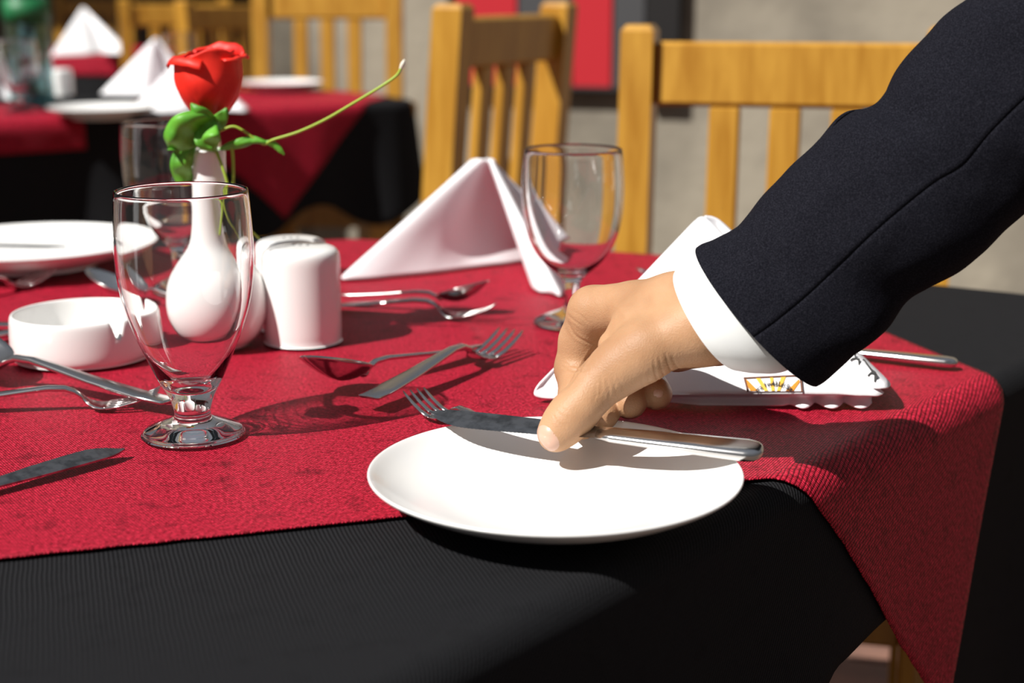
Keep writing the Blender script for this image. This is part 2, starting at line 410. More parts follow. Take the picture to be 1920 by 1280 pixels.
# ---------------------------------------------------------------- draped tables
def outline(poly, rad, step=.008):
    pts = []
    n_ = len(poly)
    for i in range(n_):
        a = Vector(poly[i - 1]); b_ = Vector(poly[i]); c_ = Vector(poly[(i + 1) % n_])
        ra = min(rad[i] if isinstance(rad, list) else rad, (a - b_).length * .49, (c_ - b_).length * .49)
        s0 = b_ + (a - b_).normalized() * ra; s1 = b_ + (c_ - b_).normalized() * ra
        for k in range(13):
            t_ = k / 12; pts.append(s0 * (1 - t_) ** 2 + b_ * 2 * t_ * (1 - t_) + s1 * t_ * t_)
    # resample
    d = [0]
    for i in range(len(pts)): d.append(d[-1] + (pts[(i + 1) % len(pts)] - pts[i]).length)
    L = d[-1]; N = int(L / step); out = []; j = 0
    for k in range(N):
        s_ = L * k / N
        while d[j + 1] < s_: j += 1
        u_ = (s_ - d[j]) / max(d[j + 1] - d[j], 1e-9); out.append(pts[j % len(pts)].lerp(pts[(j + 1) % len(pts)], u_))
    O = np.array([[p_.x, p_.y] for p_ in out])
    T = np.roll(O, -2, 0) - np.roll(O, 2, 0); T /= np.linalg.norm(T, axis=1)[:, None]
    Nn = np.stack([T[:, 1], -T[:, 0]], 1)   # outward for counter-clockwise outline
    if np.mean(np.sum(Nn * (O - O.mean(0)), 1)) < 0: Nn = -Nn
    return O, Nn, L
class Drape:
    def __init__(s, poly, rad, rr, top, fold_amp, fold_n):
        s.O, s.N, s.L = outline(poly, rad); s.rr = rr; s.top = top; s.fa = fold_amp; s.fn = fold_n
    def at(s, i, d, off=0.0):
        """draped surface point at outline index i, distance d beyond the edge"""
        n_ = len(s.O); i0 = int(i) % n_; i1 = (i0 + 1) % n_; f_ = i - int(i)
        o = s.O[i0] * (1 - f_) + s.O[i1] * f_; nn = s.N[i0] * (1 - f_) + s.N[i1] * f_
        rr = s.rr; q = rr * PI / 2
        if d <= 0: return (o[0] + nn[0] * d, o[1] + nn[1] * d, s.top + off)
        if d < q:
            a = d / rr; out = (rr + off) * math.sin(a); z = -rr + (rr + off) * math.cos(a)
        else:
            e = d - q; ph = 2 * PI * s.fn * i / n_
            fold = s.fa * (math.sin(ph) + .5 * math.sin(2.3 * ph + 1)) * min(e / .25, 1)
            out = rr + off + e * .06 + fold; z = -rr - e
        return (o[0] + nn[0] * out, o[1] + nn[1] * out, s.top + z)
    def wrap(s, x, y, off, stretch=1.0):
        dd = (s.O[:, 0] - x) ** 2 + (s.O[:, 1] - y) ** 2
        i = int(np.argmin(dd)); v = np.array([x, y]) - s.O[i]; d = float(v @ s.N[i])
        if d <= 0: return (x, y, s.top + off)
        tg = np.array([-s.N[i][1], s.N[i][0]]); n_ = len(s.O); st = s.L / n_
        sgn = np.sign(float((s.O[(i + 1) % n_] - s.O[i]) @ tg)); ii = i + np.clip(float(v @ tg) / st * sgn, -1, 1)
        return s.at(ii % n_, d * stretch, off)
    def mesh(s, name, mat, hem, uvdir, kind=None, inner=10, rows=26):
        V = []; Fc = []; UV = []; n_ = len(s.O); cen = s.O.mean(0)
        u_, v_ = uvdir
        def uvp(x, y): return (x * u_[0] + y * u_[1], x * v_[0] + y * v_[1])
        V.append((cen[0], cen[1], s.top)); UV.append(uvp(*cen))
        ringi = []
        for k in range(1, inner + 1):
            f_ = k / inner; st = len(V)
            for i in range(n_):
                p_ = cen + (s.O[i] - cen) * f_; V.append((p_[0], p_[1], s.top)); UV.append(uvp(*p_))
            ringi.append(st)
        for k in range(1, rows + 1):
            st = len(V)
            for i in range(n_):
                h_ = hem(i / n_, s.O[i]); d = h_ * (k / rows) ** 1.6 if k < rows else h_
                V.append(s.at(i, d)); pp = s.O[i] + s.N[i] * d; UV.append(uvp(*pp))
            ringi.append(st)
        a = ringi[0]
        for i in range(n_): Fc.append((0, a + i, a + (i + 1) % n_))
        for a, b_ in zip(ringi, ringi[1:]):
            for i in range(n_): Fc.append((a + i, b_ + i, b_ + (i + 1) % n_, a + (i + 1) % n_))
        o = mesh(name, V, Fc, mat, uv=UV); solid(o, .0012, -1); return o
U1 = (.955, .297); V1 = (-.297, .955)
EDGE_A = (-.20, .433); 
poly = [EDGE_A, (.585, 1.385), (.115, 1.675), (-.197, 1.755), (-.75, 1.84), (-1.05, 1.5), (-.78, 1.06)]
D1 = Drape(poly, [.10, .12, .22, .22, .15, .15, .12], .018, TZ - .002, .010, 9)
def hem1(f_, o):
    # right side: short drop near the camera, long at the far corner; elsewhere about 26 cm
    x, y = o
    e = (Vector((x, y)) - Vector((.315, 1.05))).dot(Vector((.6, .8)))
    right = max(0, (x - y * .75 + .47))   # >0 roughly on the right edge
    if (Vector((x, y)) - Vector((.25, .95))).dot(Vector((.8, -.6))) > -.06:
        k = min(max((e + .02) / .03, 0), 1); k = k * k * (3 - 2 * k)
        kk = min(max((-e - .2) / .2, 0), 1)
        return .14 + .22 * k + .10 * kk
    return .26
bt = empty('dining_table', (-.2, 1.15, 0)); tag(bt, 'large dining table under black cloth in the foreground, wooden legs mostly hidden', 'table')
def inset(poly_, k):
    cx = sum(p_[0] for p_ in poly_) / len(poly_); cy_ = sum(p_[1] for p_ in poly_) / len(poly_)
    return [(cx + (p_[0] - cx) * k, cy_ + (p_[1] - cy_) * k) for p_ in poly_]
O_, N_, L_ = outline(poly, .1, .03)
O_ = O_ + N_ * -.004
nO = len(O_)
V = [(p_[0], p_[1], TZ - .006) for p_ in O_] + [(p_[0], p_[1], TZ - .035) for p_ in O_]
mesh('tabletop', V, [tuple(range(nO)), tuple(range(2 * nO - 1, nO - 1, -1))] + [(i, i + nO, (i + 1) % nO + nO, (i + 1) % nO) for i in range(nO)], MAT['wood'], bt, False)
for (lx, ly) in ((.372, 1.198), (-.12, .60), (-.72, 1.2), (-.6, 1.66), (.30, 1.45)):
    mesh('leg', *xf(box(-.018, .018, -.018, .018, 0, TZ - .036, .003), Matrix.Translation((lx, ly, 0)) @ Matrix.Rotation(math.atan2(.8, .6), 4, 'Z')), MAT['wood'], bt, False)
bc = D1.mesh('black_tablecloth', MAT['black'], hem1, (U1, V1)); tag(bc, 'black ribbed tablecloth covering the large foreground table', 'tablecloth')
# red overlay
K = Vector((.420, .946))
def overlay(name, D_, corner, u_, v_, su, sv, mat, off, stretch, step=.006, wav=.0006, keep=None):
    nu = int(su / step); nv = int(sv / step); V = []; UV = []; ok = []
    for j in range(nv + 1):
        for i in range(nu + 1):
            a = su * i / nu; b_ = sv * j / nv
            # slightly frayed selvedge
            x = corner[0] - a * u_[0] + b_ * v_[0]; y = corner[1] - a * u_[1] + b_ * v_[1]
            if j == 0: q = .0012 * noise.noise((a * 60, 3, 0)); x += v_[0] * q; y += v_[1] * q
            p_ = D_.wrap(x, y, off + wav * (1 + noise.noise((x * 9, y * 9, 0))) , stretch)
            V.append(p_); UV.append((-a, b_)); ok.append(keep(x, y) if keep else True)
    Fc = []
    for j in range(nv):
        for i in range(nu):
            q = (j * (nu + 1) + i, j * (nu + 1) + i + 1, (j + 1) * (nu + 1) + i + 1, (j + 1) * (nu + 1) + i)
            if all(ok[k] for k in q): Fc.append(q[::-1])
    o = mesh(name, V, Fc, mat, uv=UV); solid(o, .0011, 1); return o
ro = overlay('red_overlay_cloth', D1, K, U1, V1, 1.08, .95, MAT['red'], .0014, 1.62)
tag(ro, 'crimson woven overlay cloth lying askew on the foreground black tablecloth', 'tablecloth')
RZ = TZ + .0035   # top of the red cloth
ro.cycles.is_caustics_receiver = True; bc.cycles.is_caustics_receiver = True

# background table 1 (black cloth, red overlay)
R0 = Vector((-.245, 4.02)); e1 = Vector((.80, .60)).normalized(); n1 = Vector((.60, -.80)).normalized()
poly2 = [tuple(R0 - e1 * 1.75), tuple(R0), tuple(R0 - n1 * .62), tuple(R0 - e1 * 1.75 - n1 * .72)]
D2 = Drape(poly2, .10, .02, TZ, .018, 11)
t2 = empty('dining_table', (-1.1, 3.9, 0)); tag(t2, 'second dining table under black cloth, left of the sideways chair', 'table')
i2 = inset(poly2, .99)
V = [(x, y, TZ - .006) for x, y in i2] + [(x, y, TZ - .04) for x, y in i2]
mesh('tabletop', V, [(0, 1, 2, 3), (7, 6, 5, 4)] + [(i, i + 4, (i + 1) % 4 + 4, (i + 1) % 4) for i in range(4)], MAT['wood'], t2, False)
for x, y in inset(poly2, .86):
    mesh('leg', *xf(box(-.035, .035, -.035, .035, 0, TZ - .041, .005), Matrix.Translation((x, y, 0)) @ Matrix.Rotation(math.atan2(e1.y, e1.x), 4, 'Z')), MAT['wood'], t2, False)
q = G(70, 400, .30); q = PD(62, 395, 3.55)
mesh('leg', *xf(box(-.035, .035, -.035, .035, 0, TZ - .041, .005), Matrix.Translation((q.x, q.y, 0)) @ Matrix.Rotation(.5, 4, 'Z')), MAT['wood'], t2, False)
c2 = D2.mesh('black_tablecloth', MAT['black'], lambda f_, o: .26 + .07 * math.sin(f_ * 40) ** 2, (U1, V1)); tag(c2, 'black tablecloth hanging over the second table behind the rose', 'tablecloth')
E2 = Vector((-.60, 3.755)); tip = E2 + n1 * .27
ua = (e1 * .72 + n1 * -.69); ub = (e1 * -.72 + n1 * -.69)
o = overlay('red_overlay_cloth', D2, tip, (-ua.x, -ua.y), (ub.x, ub.y), .80, .60, MAT['red'], .002, 1.05, .012)
tag(o, 'red overlay cloth with a corner hanging beside the rose on second table', 'tablecloth')
q = G(-60, 236)
o = overlay('red_overlay_cloth', D2, Vector((G(165, 224).x, G(165, 224).y)) + n1 * .03, (e1.x, e1.y), (-n1.x, -n1.y), .9, .5, MAT['red'], .0045, 1.0, .012)
tag(o, 'red overlay cloth under the water bottle at the left of second table', 'tablecloth')
# background table 2, farther
AX2 = Vector((AX.x, AX.y)); AY2 = Vector((AY.x, AY.y))
R3 = Vector((G(250, 98).x, G(250, 98).y)); L3 = R3 - AX2 * 1.4
poly3 = [tuple(L3), tuple(R3), tuple(R3 + AY2 * .75), tuple(L3 + AY2 * .75)]
D3 = Drape(poly3, .08, .02, TZ, .012, 9)
t3 = empty('dining_table', (R3.x - .5, R3.y + .3, 0)); tag(t3, 'farthest dining table at upper left, mostly hidden behind napkins', 'table')
for x, y in inset(poly3, .86): mesh('leg', *xf(box(-.03, .03, -.03, .03, 0, TZ - .04, .005), Matrix.Translation((x, y, 0))), MAT['wood'], t3, False)
i3 = inset(poly3, .99)
V = [(x, y, TZ - .006) for x, y in i3] + [(x, y, TZ - .04) for x, y in i3]
mesh('tabletop', V, [(0, 1, 2, 3), (7, 6, 5, 4)] + [(i, i + 4, (i + 1) % 4 + 4, (i + 1) % 4) for i in range(4)], MAT['wood'], t3, False)
c3 = D3.mesh('black_tablecloth', MAT['black'], lambda f_, o: .30, (U1, V1)); tag(c3, 'black tablecloth on the farthest table at upper left', 'tablecloth')
o = overlay('red_overlay_cloth', D3, R3 + AX2 * .3 - AY2 * .12, (AX.x, AX.y), (AY.x, AY.y), .95, .7, MAT['red'], .003, 1.0, .015, keep=None)
tag(o, 'red overlay cloth draped off the right end of the farthest table', 'tablecloth')

# ---------------------------------------------------------------- cutlery (local: X along, tail at 0, on z=0)
def strip(st, n=10):
    """loft of flattened ellipses: stations (x, z, halfwidth, halfthick, yoff)"""
    V = []; Fc = []
    for (x, z, hw, ht, *yo) in st:
        y0 = yo[0] if yo else 0
        for k in range(n):
            a = 2 * PI * k / n; c_, s_ = math.cos(a), math.sin(a)
            V.append((x, y0 + hw * math.copysign(abs(c_) ** .7, c_), z + ht * math.copysign(abs(s_) ** .7, s_)))
    for i in range(len(st) - 1):
        for k in range(n): Fc.append((i * n + k, (i + 1) * n + k, (i + 1) * n + (k + 1) % n, i * n + (k + 1) % n))
    Fc.append(tuple(range(n))); Fc.append(tuple((len(st) - 1) * n + k for k in range(n))[::-1])
    return V, Fc
def handle_st(L, flat_end=True):
    return [(.0, .0035, .0070, .0010), (.0012, .0035, .0086, .0014), (.02, .0045, .0085, .0015), (L * .3, .0085, .0068, .0017), (L * .45, .0125, .005, .0019), (L * .55, .0150, .0038, .0021), (L * .62, .0150, .0032, .0022), (L * .66, .0125, .0032, .0021), (L * .70, .0075, .0042, .0016)]
LF = .185
FORK = []
def fork_meshes():
    h_ = strip(handle_st(LF), 12)
    hd = strip([(LF * .69, .0080, .0040, .0015), (LF * .715, .0045, .0070, .0012), (LF * .74, .0026, .0102, .0011), (LF * .77, .0020, .0114, .0010), (LF * .80, .0024, .0116, .0010)], 14)
    ts = []
    for k in range(4):
        y = (-1.5 + k) * .0066
        ts.append(strip([(LF * .79, .0023, .0024, .0010, y), (LF * .85, .0042, .0020, .0010, y), (LF * .92, .0082, .0017, .0009, y), (LF * .97, .0120, .0014, .0008, y), (LF, .0148, .0006, .0005, y)], 8))
    return h_, hd, ts
def spoon_meshes():
    h_ = strip(handle_st(LF), 12)
    x0 = LF * .67; x1 = LF; W = .0205
    def fn(u_, v_):
        a = u_ * 2 * PI; r_ = v_
        # egg outline
        ex = math.cos(a); ey = math.sin(a)
        x = (x0 + x1) / 2 + ex * r_ * (x1 - x0) / 2; y = ey * r_ * W * (1 - .16 * ex)
        z = .0012 + .0135 * r_ ** 1.8 + .0110 * (ex * r_ + .75)
        return (x, y, z)
    bw = grid(37, 10, fn)
    return h_, bw
def knife_meshes(L=.218, serr=True):
    hL = L * .47
    h_ = strip([(0, .0045, .0012, .0008), (.0006, .0045, .0035, .0020), (.0018, .0045, .0056, .0031), (.0042, .0045, .0075, .0040), (.01, .0045, .0088, .0044), (.04, .0045, .0080, .0040), (hL - .01, .0045, .0062, .0030), (hL, .0045, .0055, .0022)], 14)
    V = []; Fc = []; N_ = 90
    for i in range(N_ + 1):
        f_ = i / N_; x = hL - .001 + (L - hL) * f_
        top = .0060 + .0010 * math.sin(f_ * PI)          # spine side (+y)
        if f_ > .82: top -= ((f_ - .82) / .18) ** 2 * .0045
        bot = -.0055 - .0058 * math.sin(min(f_ * 1.25, 1) * PI / 2)
        if f_ > .72: bot += ((f_ - .72) / .28) ** 2.2 * .0125
        if bot > top - .0004: bot = top - .0004
        if serr and .35 < f_ < .9: bot += .00035 * (i % 2)
        z = .0045
        V += [(x, top, z + .0008), (x, top, z - .0008), (x, bot * .35, z - .0007), (x, bot, z), (x, bot * .35, z + .0007)]
    for i in range(N_):
        for k in range(5): Fc.append((i * 5 + k, i * 5 + (k + 1) % 5, (i + 1) * 5 + (k + 1) % 5, (i + 1) * 5 + k))
    Fc += [(0, 4, 3, 2, 1), tuple(N_ * 5 + k for k in range(5))]
    return h_, (V, Fc)
fk = fork_meshes(); sp = spoon_meshes(); kn = knife_meshes()
PROTO = {}
def cut(kind, tail, tip, label, roll=0, group=None, scale=1.0, lift=0.0, sy=1.0):
    """cutlery laid from world point tail to world point tip"""
    if kind not in PROTO:
        t = empty('fork' if kind == 'fork' else 'spoon' if kind == 'spoon' else 'table_knife')
        if kind == 'fork':
            addl('handle', fk[0], MAT['steel'], t, True); addl('head', fk[1], MAT['steel'], t, True)
            for q_ in fk[2]: addl('tine', q_, MAT['steel'], t, True)
        elif kind == 'spoon':
            addl('handle', sp[0], MAT['steel'], t, True); solid(addl('bowl', sp[1], MAT['steel'], t, True), .0012, 0)
        else:
            addl('handle', kn[0], MAT['steel'], t, True); addl('blade', kn[1], MAT['steel_dark'], t, False)
        PROTO[kind] = t; o = t
    else: o = copy_tree(PROTO[kind])
    tail = Vector(tail); tip = Vector(tip); d = (tip - tail); L0 = .218 if kind == 'knife' else LF
    X = d.normalized(); Y = Vector((0, 0, 1)).cross(X).normalized(); Z = X.cross(Y)
    R = Matrix((X, Y, Z)).transposed().to_4x4() @ Matrix.Rotation(roll, 4, 'X')
    s_ = d.length / L0 * scale
    o.rotation_euler = R.to_euler(); o.location = tail + Vector((0, 0, lift)); o.scale = (s_, s_ * sy, s_)
    tag(o, label, kind, group); return o
Gz = lambda x, y, h=0: G(x, y, RZ + h)
# the knife in the hand: tip left, handle right
kt = G(1430, 860, TZ + .0265); kp = G(799, 786, TZ + .0265)
cut('knife', kt, kp, 'table knife pinched by the fingers across the near white plate', roll=math.pi + math.radians(-13), group='table knives', scale=1, lift=.008, sy=1.12)
cut('fork', Vector((.020, .884, RZ)), Gz(776, 762), 'fork with tines poking out left from behind the near plate', group='forks', lift=0.0)
cut('spoon', Gz(893, 656, .004), Gz(585, 752), 'spoon with dark bowl crossing under a fork, right of salt shaker', group='spoons', roll=math.radians(13))
cut('fork', Gz(690, 762, .003), Gz(958, 660, -.001), 'fork with handle crossing over a spoon, tines toward far glass', group='forks', lift=.003)
cut('spoon', Gz(630, 566, .003), Gz(912, 590, .0), 'spoon lying on a fork in front of the standing napkin', group='spoons', roll=math.radians(-12), lift=.004)
cut('fork', Gz(600, 578, .0), Gz(928, 600, .0), 'fork beneath a spoon in front of the standing napkin', group='forks')
cut('knife', G(-255, 985, RZ), G(236, 852, RZ), 'table knife alone at the left of the bare red cloth', group='table knives', roll=math.pi + math.radians(13), sy=1.15, lift=.0075)
cut('spoon', Gz(322, 772), Gz(-130, 700), 'spoon at left edge whose handle crosses a fork', group='spoons', roll=math.radians(6), lift=.003)
cut('fork', Gz(-170, 762, .004), Gz(300, 765, -.002), 'fork with raised tines between ashtray and near glass', group='forks', sy=1.0)
cut('spoon', Gz(430, 590), Gz(168, 566), 'spoon behind the ashtray with its bowl catching colour', group='spoons', lift=.004)
cut('fork', Gz(-190, 590), Gz(98, 525), 'blurred fork in front of the left plate', group='forks')
cut('knife', Gz(33, 628, .001), Gz(-300, 690, .001), 'table knife with handle end just left of the ashtray', group='table knives')
cut('fork', Gz(33, 614, .001), Gz(-280, 618, .001), 'fork handle end just left of the ashtray', group='forks')
cut('knife', Gz(1795, 690), Gz(1340, 640), 'table knife with flat handle right of the sleeve', group='table knives', scale=1)
cut('spoon', Gz(1330, 530, .0), Gz(1192, 527, .0), 'small spoon tip showing behind the back of the hand', group='spoons')

# ---------------------------------------------------------------- plates
plate_prof = [(.0, .0), (.0, .052), (.0015, .0555), (.0035, .0560), (.006, .068), (.011, .085), (.0175, .0985), (.0215, .1050), (.0232, .1066), (.0242, .1062), (.0236, .1044), (.0180, .0965), (.0125, .085), (.0085, .070), (.0062, .055), (.0055, .03), (.0055, 0)]
def plate(cx, cy_, label, sc=1.0, z=RZ, tilt=None, group='white dinner plates'):
    if 'plate' not in PROTO:
        V, Fc = lathe(plate_prof, 96, 3); o = mesh('plate', V, Fc, MAT['ceramic']); PROTO['plate'] = o
    else: o = PROTO['plate'].copy(); C.objects.link(o)
    o.location = (cx, cy_, z); o.scale = (sc,) * 3
    if tilt: o.rotation_euler = tilt
    return tag(o, label, 'plate', group)
plate(.0245, .812, 'near empty white plate with the hand-held knife across it', z=TZ - .0005)
q = G(62, 470, TZ + .02); lp = plate(q.x, q.y, 'white plate with a knife on it at the left table edge', 1.15, RZ + .0005)
a = G(-180, 463, TZ + .026); b_ = G(160, 470, TZ + .026)
cut('knife', a, b_, 'table knife lying across the left white plate', group='table knives', scale=.9)
q = G(190, 208, TZ + .02); plate(q.x, q.y, 'blurred white plate on second table left of the rose', 1.12, TZ + .004)
q = G(525, 160, TZ + .02); plate(q.x, q.y, 'blurred white plate on second table right of the rose bloom', 1.15, TZ + .004)

# ---------------------------------------------------------------- glasses
gob = [(0, 0), (0, .0316), (.0012, .0326), (.0032, .0318), (.0062, .0250), (.0088, .0185), (.0108, .0140), (.0130, .0120), (.0165, .0119), (.0215, .0132), (.0265, .0150), (.033, .0185), (.040, .0222), (.0545, .0285), (.069, .0345), (.087, .0402), (.105, .0432), (.126, .0443), (.148, .0433), (.159, .0424), (.1618, .0418), (.1612, .0408), (.159, .0406), (.148, .0415), (.126, .0425), (.105, .0414), (.087, .0384), (.069, .0326), (.0545, .0262), (.044, .0200), (.036, .0135), (.0318, .0075), (.0308, 0)]
gob_far = [(0, 0), (0, .0316), (.0012, .0326), (.0032, .0318), (.008, .020), (.013, .0085), (.018, .0068), (.030, .0066), (.038, .0085), (.044, .0140), (.052, .0235), (.064, .0330), (.080, .0400), (.098, .0435), (.118, .0445), (.138, .0435), (.150, .0424), (.1522, .0418), (.1516, .0410), (.138, .0418), (.118, .0428), (.098, .0418), (.080, .0382), (.064, .0310), (.053, .0210), (.047, .011), (.045, 0)]
def goblet(x, y, label, prof='near', z=RZ, sc=1.0):
    key = 'gob' + prof
    if key not in PROTO:
        V, Fc = lathe(gob if prof == 'near' else gob_far, 72, 3); o = mesh('wine_glass', V, Fc, MAT['glass']); PROTO[key] = o
    else: o = PROTO[key].copy(); C.objects.link(o)
    o.location = (x, y, z); o.scale = (sc,) * 3; o.cycles.is_caustics_caster = True
    return tag(o, label, 'glass', 'stemmed water glasses')
q = G(363, 812, RZ); goblet(q.x, q.y, 'clear short-stemmed glass nearest the camera at left')
q = G(1072, 604, RZ); goblet(q.x, q.y, 'clear stemmed glass just behind the hand and knuckles', 'far')
q = G(334, 543, RZ); goblet(q.x, q.y, 'clear stemmed glass half hidden behind the white vase', 'far', sc=1.07)
q = G(38, 210, TZ + .006); goblet(q.x, q.y, 'blurred stemmed glass in front of the water bottle', 'far', TZ + .006, 1.1)
q = PD(335, 60, 4.45); goblet(q.x, q.y, 'blurred stemmed glass top above the rose', 'far', TZ + .004, 1.05)

# ---------------------------------------------------------------- ashtray
def ashtray():
    prof = [(0, 0), (0, .050), (.0015, .0545), (.006, .0565), (.018, .0568), (.030, .0562), (.0345, .0552), (.0355, .0538), (.0345, .0523), (.028, .0512), (.012, .0490), (.007, .046), (.006, .03), (.006, 0)]
    V, Fc = lathe(prof, 144, 3)
    V2 = []
    for v in V:
        x, y, z = v; r_ = math.hypot(x, y); a = math.atan2(y, x)
        if r_ > .044 and z > .010:
            for na in (math.radians(60), math.radians(-46)):
                da = (a - na + PI) % (2 * PI) - PI; k = math.exp(-(da / .07) ** 4)
                z = z - k * max(0, (z - .022))
        V2.append((x, y, z))
    return mesh('ashtray', V2, Fc, MAT['ceramic'])
o = ashtray(); q = G(159, 664, RZ); o.location = (q.x, q.y, RZ); tag(o, 'round white ceramic ashtray with notched rim left of glass', 'ashtray')

# ---------------------------------------------------------------- vase
vz = empty('bud_vase'); VB = G(403, 645, RZ)
vprof = [(0, 0), (0, .024), (.002, .0275), (.010, .0355), (.024, .0415), (.040, .0425), (.056, .0385), (.070, .0290), (.082, .0195), (.094, .0158), (.110, .0143), (.130, .0136), (.150, .0134), (.1595, .0137), (.1610, .0130), (.1600, .0118), (.150, .0112), (.11, .0115), (.085, .013), (.060, .03), (.04, .036), (.01, .028), (.006, 0)]
V, Fc = lathe(vprof, 64, 3); vz_m = mesh('bud_vase', V, Fc, MAT['ceramic'])
bpy.data.objects.remove(vz); vz = vz_m; vz.location = VB; vz.location.x += .002; tag(vz, 'white ceramic bud vase with round belly holding the rose', 'vase')

# ---------------------------------------------------------------- shakers
def shaker(px, py, label, sc=1.0, z=RZ):
    if 'shaker' not in PROTO:
        t = empty('shaker')
        V, Fc = lathe([(0, 0), (0, .0300), (.0015, .0318), (.02, .0322), (.06, .0322), (.0705, .0320), (.0750, .0308), (.0775, .0285), (.0787, .0255), (.0796, .021), (.0802, .01), (.0803, 0)], 64, 3)
        addl('body', (V, Fc), MAT['ceramic'], t, True)
        for k in range(3):
            V, Fc = lathe([(.0, .0012), (.0004, .0013), (.0004, 0)], 12, 1); V = [(x + (k - 1) * .006, y, z_ + .0802) for x, y, z_ in V]
            addl('pour_hole', (V, Fc), MAT['ink'], t, True)
        PROTO['shaker'] = t; o = t
    else: o = copy_tree(PROTO['shaker'])
    q_ = G(px, py, z); o.location = (q_.x, q_.y, z); o.scale = (sc,) * 3
    return tag(o, label, 'shaker', 'white salt and pepper shakers')
shaker(569, 637, 'white ceramic shaker in full view right of the vase')
shaker(551, 611, 'white ceramic shaker hidden behind another shaker', .97)
shaker(118, 178, 'small blurred white shaker beside the water bottle', .9, TZ + .004)

# ---------------------------------------------------------------- bottles on the second table
bo = empty('water_bottle'); q = G(62, 193, TZ + .004); bo.location = q
bp_ = [(0, 0), (0, .042), (.004, .052), (.03, .056), (.06, .053), (.09, .056), (.12, .053), (.15, .056), (.24, .056), (.27, .045), (.30, .022), (.315, .015), (.33, .0145), (.33, .012), (.31, .012), (.28, .036), (.24, .052), (.02, .052), (.006, .04), (.006, 0)]
V, Fc = lathe(bp_, 48, 2); addl('body', (V, Fc), MAT['pet'], bo, True)
V, Fc = lathe([(.20, .0568), (.20, .0578), (.262, .0570), (.262, .0560)], 48, 1); addl('label_band', (V, Fc), MAT['label'], bo, True)
V, Fc = lathe([(.325, .0165), (.348, .0165), (.350, .014), (.350, 0)], 24, 1); addl('cap', (V, Fc), MAT['cap'], bo, True)
tag(bo, 'large clear teal water bottle with green label band', 'bottle')
q = G(-28, 170, TZ + .004)
V, Fc = lathe([(0, 0), (0, .03), (.01, .036), (.13, .036), (.18, .014), (.25, .013), (.25, .011), (.18, .012), (.13, .033), (.01, .033), (.008, 0)], 40, 2)
o = mesh('bottle', V, Fc, MAT['lime']); o.location = q; tag(o, 'lime green bottle cut off by the left frame edge', 'bottle')

# ---------------------------------------------------------------- napkins
def cone_sheet(ap, ba, sag, nu=10, nt=28, sagdir=Vector((0, 1, 0)), rip=.0015, power=1.0, seed=0):
    A = catmull(ap, nu); B = catmull(ba, nu); Sg = catmull([(s_, 0, 0) for s_ in sag], nu)
    V = []; Fc = []; m_ = len(A)
    for j in range(nt + 1):
        t_ = (j / nt) ** power
        for i in range(m_):
            p_ = A[i].lerp(B[i], t_) + sagdir * (Sg[i].x * 4 * t_ * (1 - t_))
            p_ = p_ + Vector((0, 1, .3)) * rip * noise.noise((i * .23, t_ * 3, seed)) * t_
            V.append(p_)
    for j in range(nt):
        for i in range(m_ - 1): Fc.append((j * m_ + i, (j + 1) * m_ + i, (j + 1) * m_ + i + 1, j * m_ + i + 1))
    return V, Fc
# standing napkin in the centre
nap = empty('folded_napkin', G(850, 520, RZ)); tag(nap, 'white napkin standing as a tent in the middle of the foreground table', 'napkin', 'folded white napkins')
ap = [PD(884, 300, 1.60), PD(888, 299, 1.575), PD(893, 298, 1.56), PD(903, 298, 1.555), PD(914, 300, 1.555), PD(922, 306, 1.56)]
ba = [G(668, 502, RZ), G(647, 513, RZ + .002), G(655, 524, RZ), G(800, 512, RZ), G(895, 500, RZ), G(988, 489, RZ)]
V, Fc = cone_sheet(ap, ba, [0, 0, .001, .010, .030, .014], nt=36)
o = mesh('left_fold', V, Fc, MAT['linen'], nap); solid(o, .0014)
ap = [PD(915, 300, 1.555), PD(918, 299, 1.54), PD(922, 298, 1.54), PD(926, 300, 1.55), PD(924, 299, 1.57)]
ba = [G(990, 505, RZ), G(1000, 541, RZ), G(1030, 549, RZ), G(1055, 553, RZ + .0), G(1062, 520, RZ)]
V, Fc = cone_sheet(ap, ba, [0, -.006, -.01, -.008, 0], nt=36, seed=3)
o = mesh('front_fold', V, Fc, MAT['linen'], nap); solid(o, .0014)
ap = [PD(912, 297, 1.56), PD(916, 297, 1.565), PD(920, 298, 1.58), PD(915, 298, 1.60)]
ba = [PD(1035, 530, 1.50), PD(1046, 462, 1.56), PD(1062, 452, 1.60), PD(960, 470, 1.68)]
V, Fc = cone_sheet(ap, ba, [0, .01, .0, 0], nt=30, seed=6)
o = mesh('back_fold', V, Fc, MAT['linen'], nap); solid(o, .0014)
# napkin at right with emblem
nr = empty('folded_napkin', G(1340, 740, RZ)); tag(nr, 'white napkin with sunburst emblem under the wrist and sleeve', 'napkin', 'folded white napkins')
Dn = 1.055
APX = PD(1322, 406, 1.13)
fl = [G(1012, 718, RZ + .012), G(1016, 746, RZ + .002), G(1200, 741, RZ + .007), G(1395, 739, RZ + .010), G(1550, 739, RZ + .011), G(1640, 742, RZ + .010), G(1657, 737, RZ + .011)]
ap = [PD(1304, 414, 1.132), PD(1306, 413, 1.13), PD(1310, 409, 1.128), PD(1316, 407, 1.127), PD(1322, 408, 1.127), PD(1328, 412, 1.127), PD(1332, 416, 1.128)]
NFV = cone_sheet(ap, fl, [0, -.004, -.008, -.010, -.008, -.003, 0], nt=40, rip=.001)
o = mesh('front_fold', *NFV, MAT['linen'], nr); solid(o, .0014)
ap = [PD(1322, 404, 1.135), PD(1335, 406, 1.140), PD(1350, 414, 1.145), PD(1366, 428, 1.150)]
ba = [G(1560, 725, RZ + .013), G(1640, 741, RZ + .012), G(1659, 727, RZ + .014), G(1640, 690, RZ + .008)]
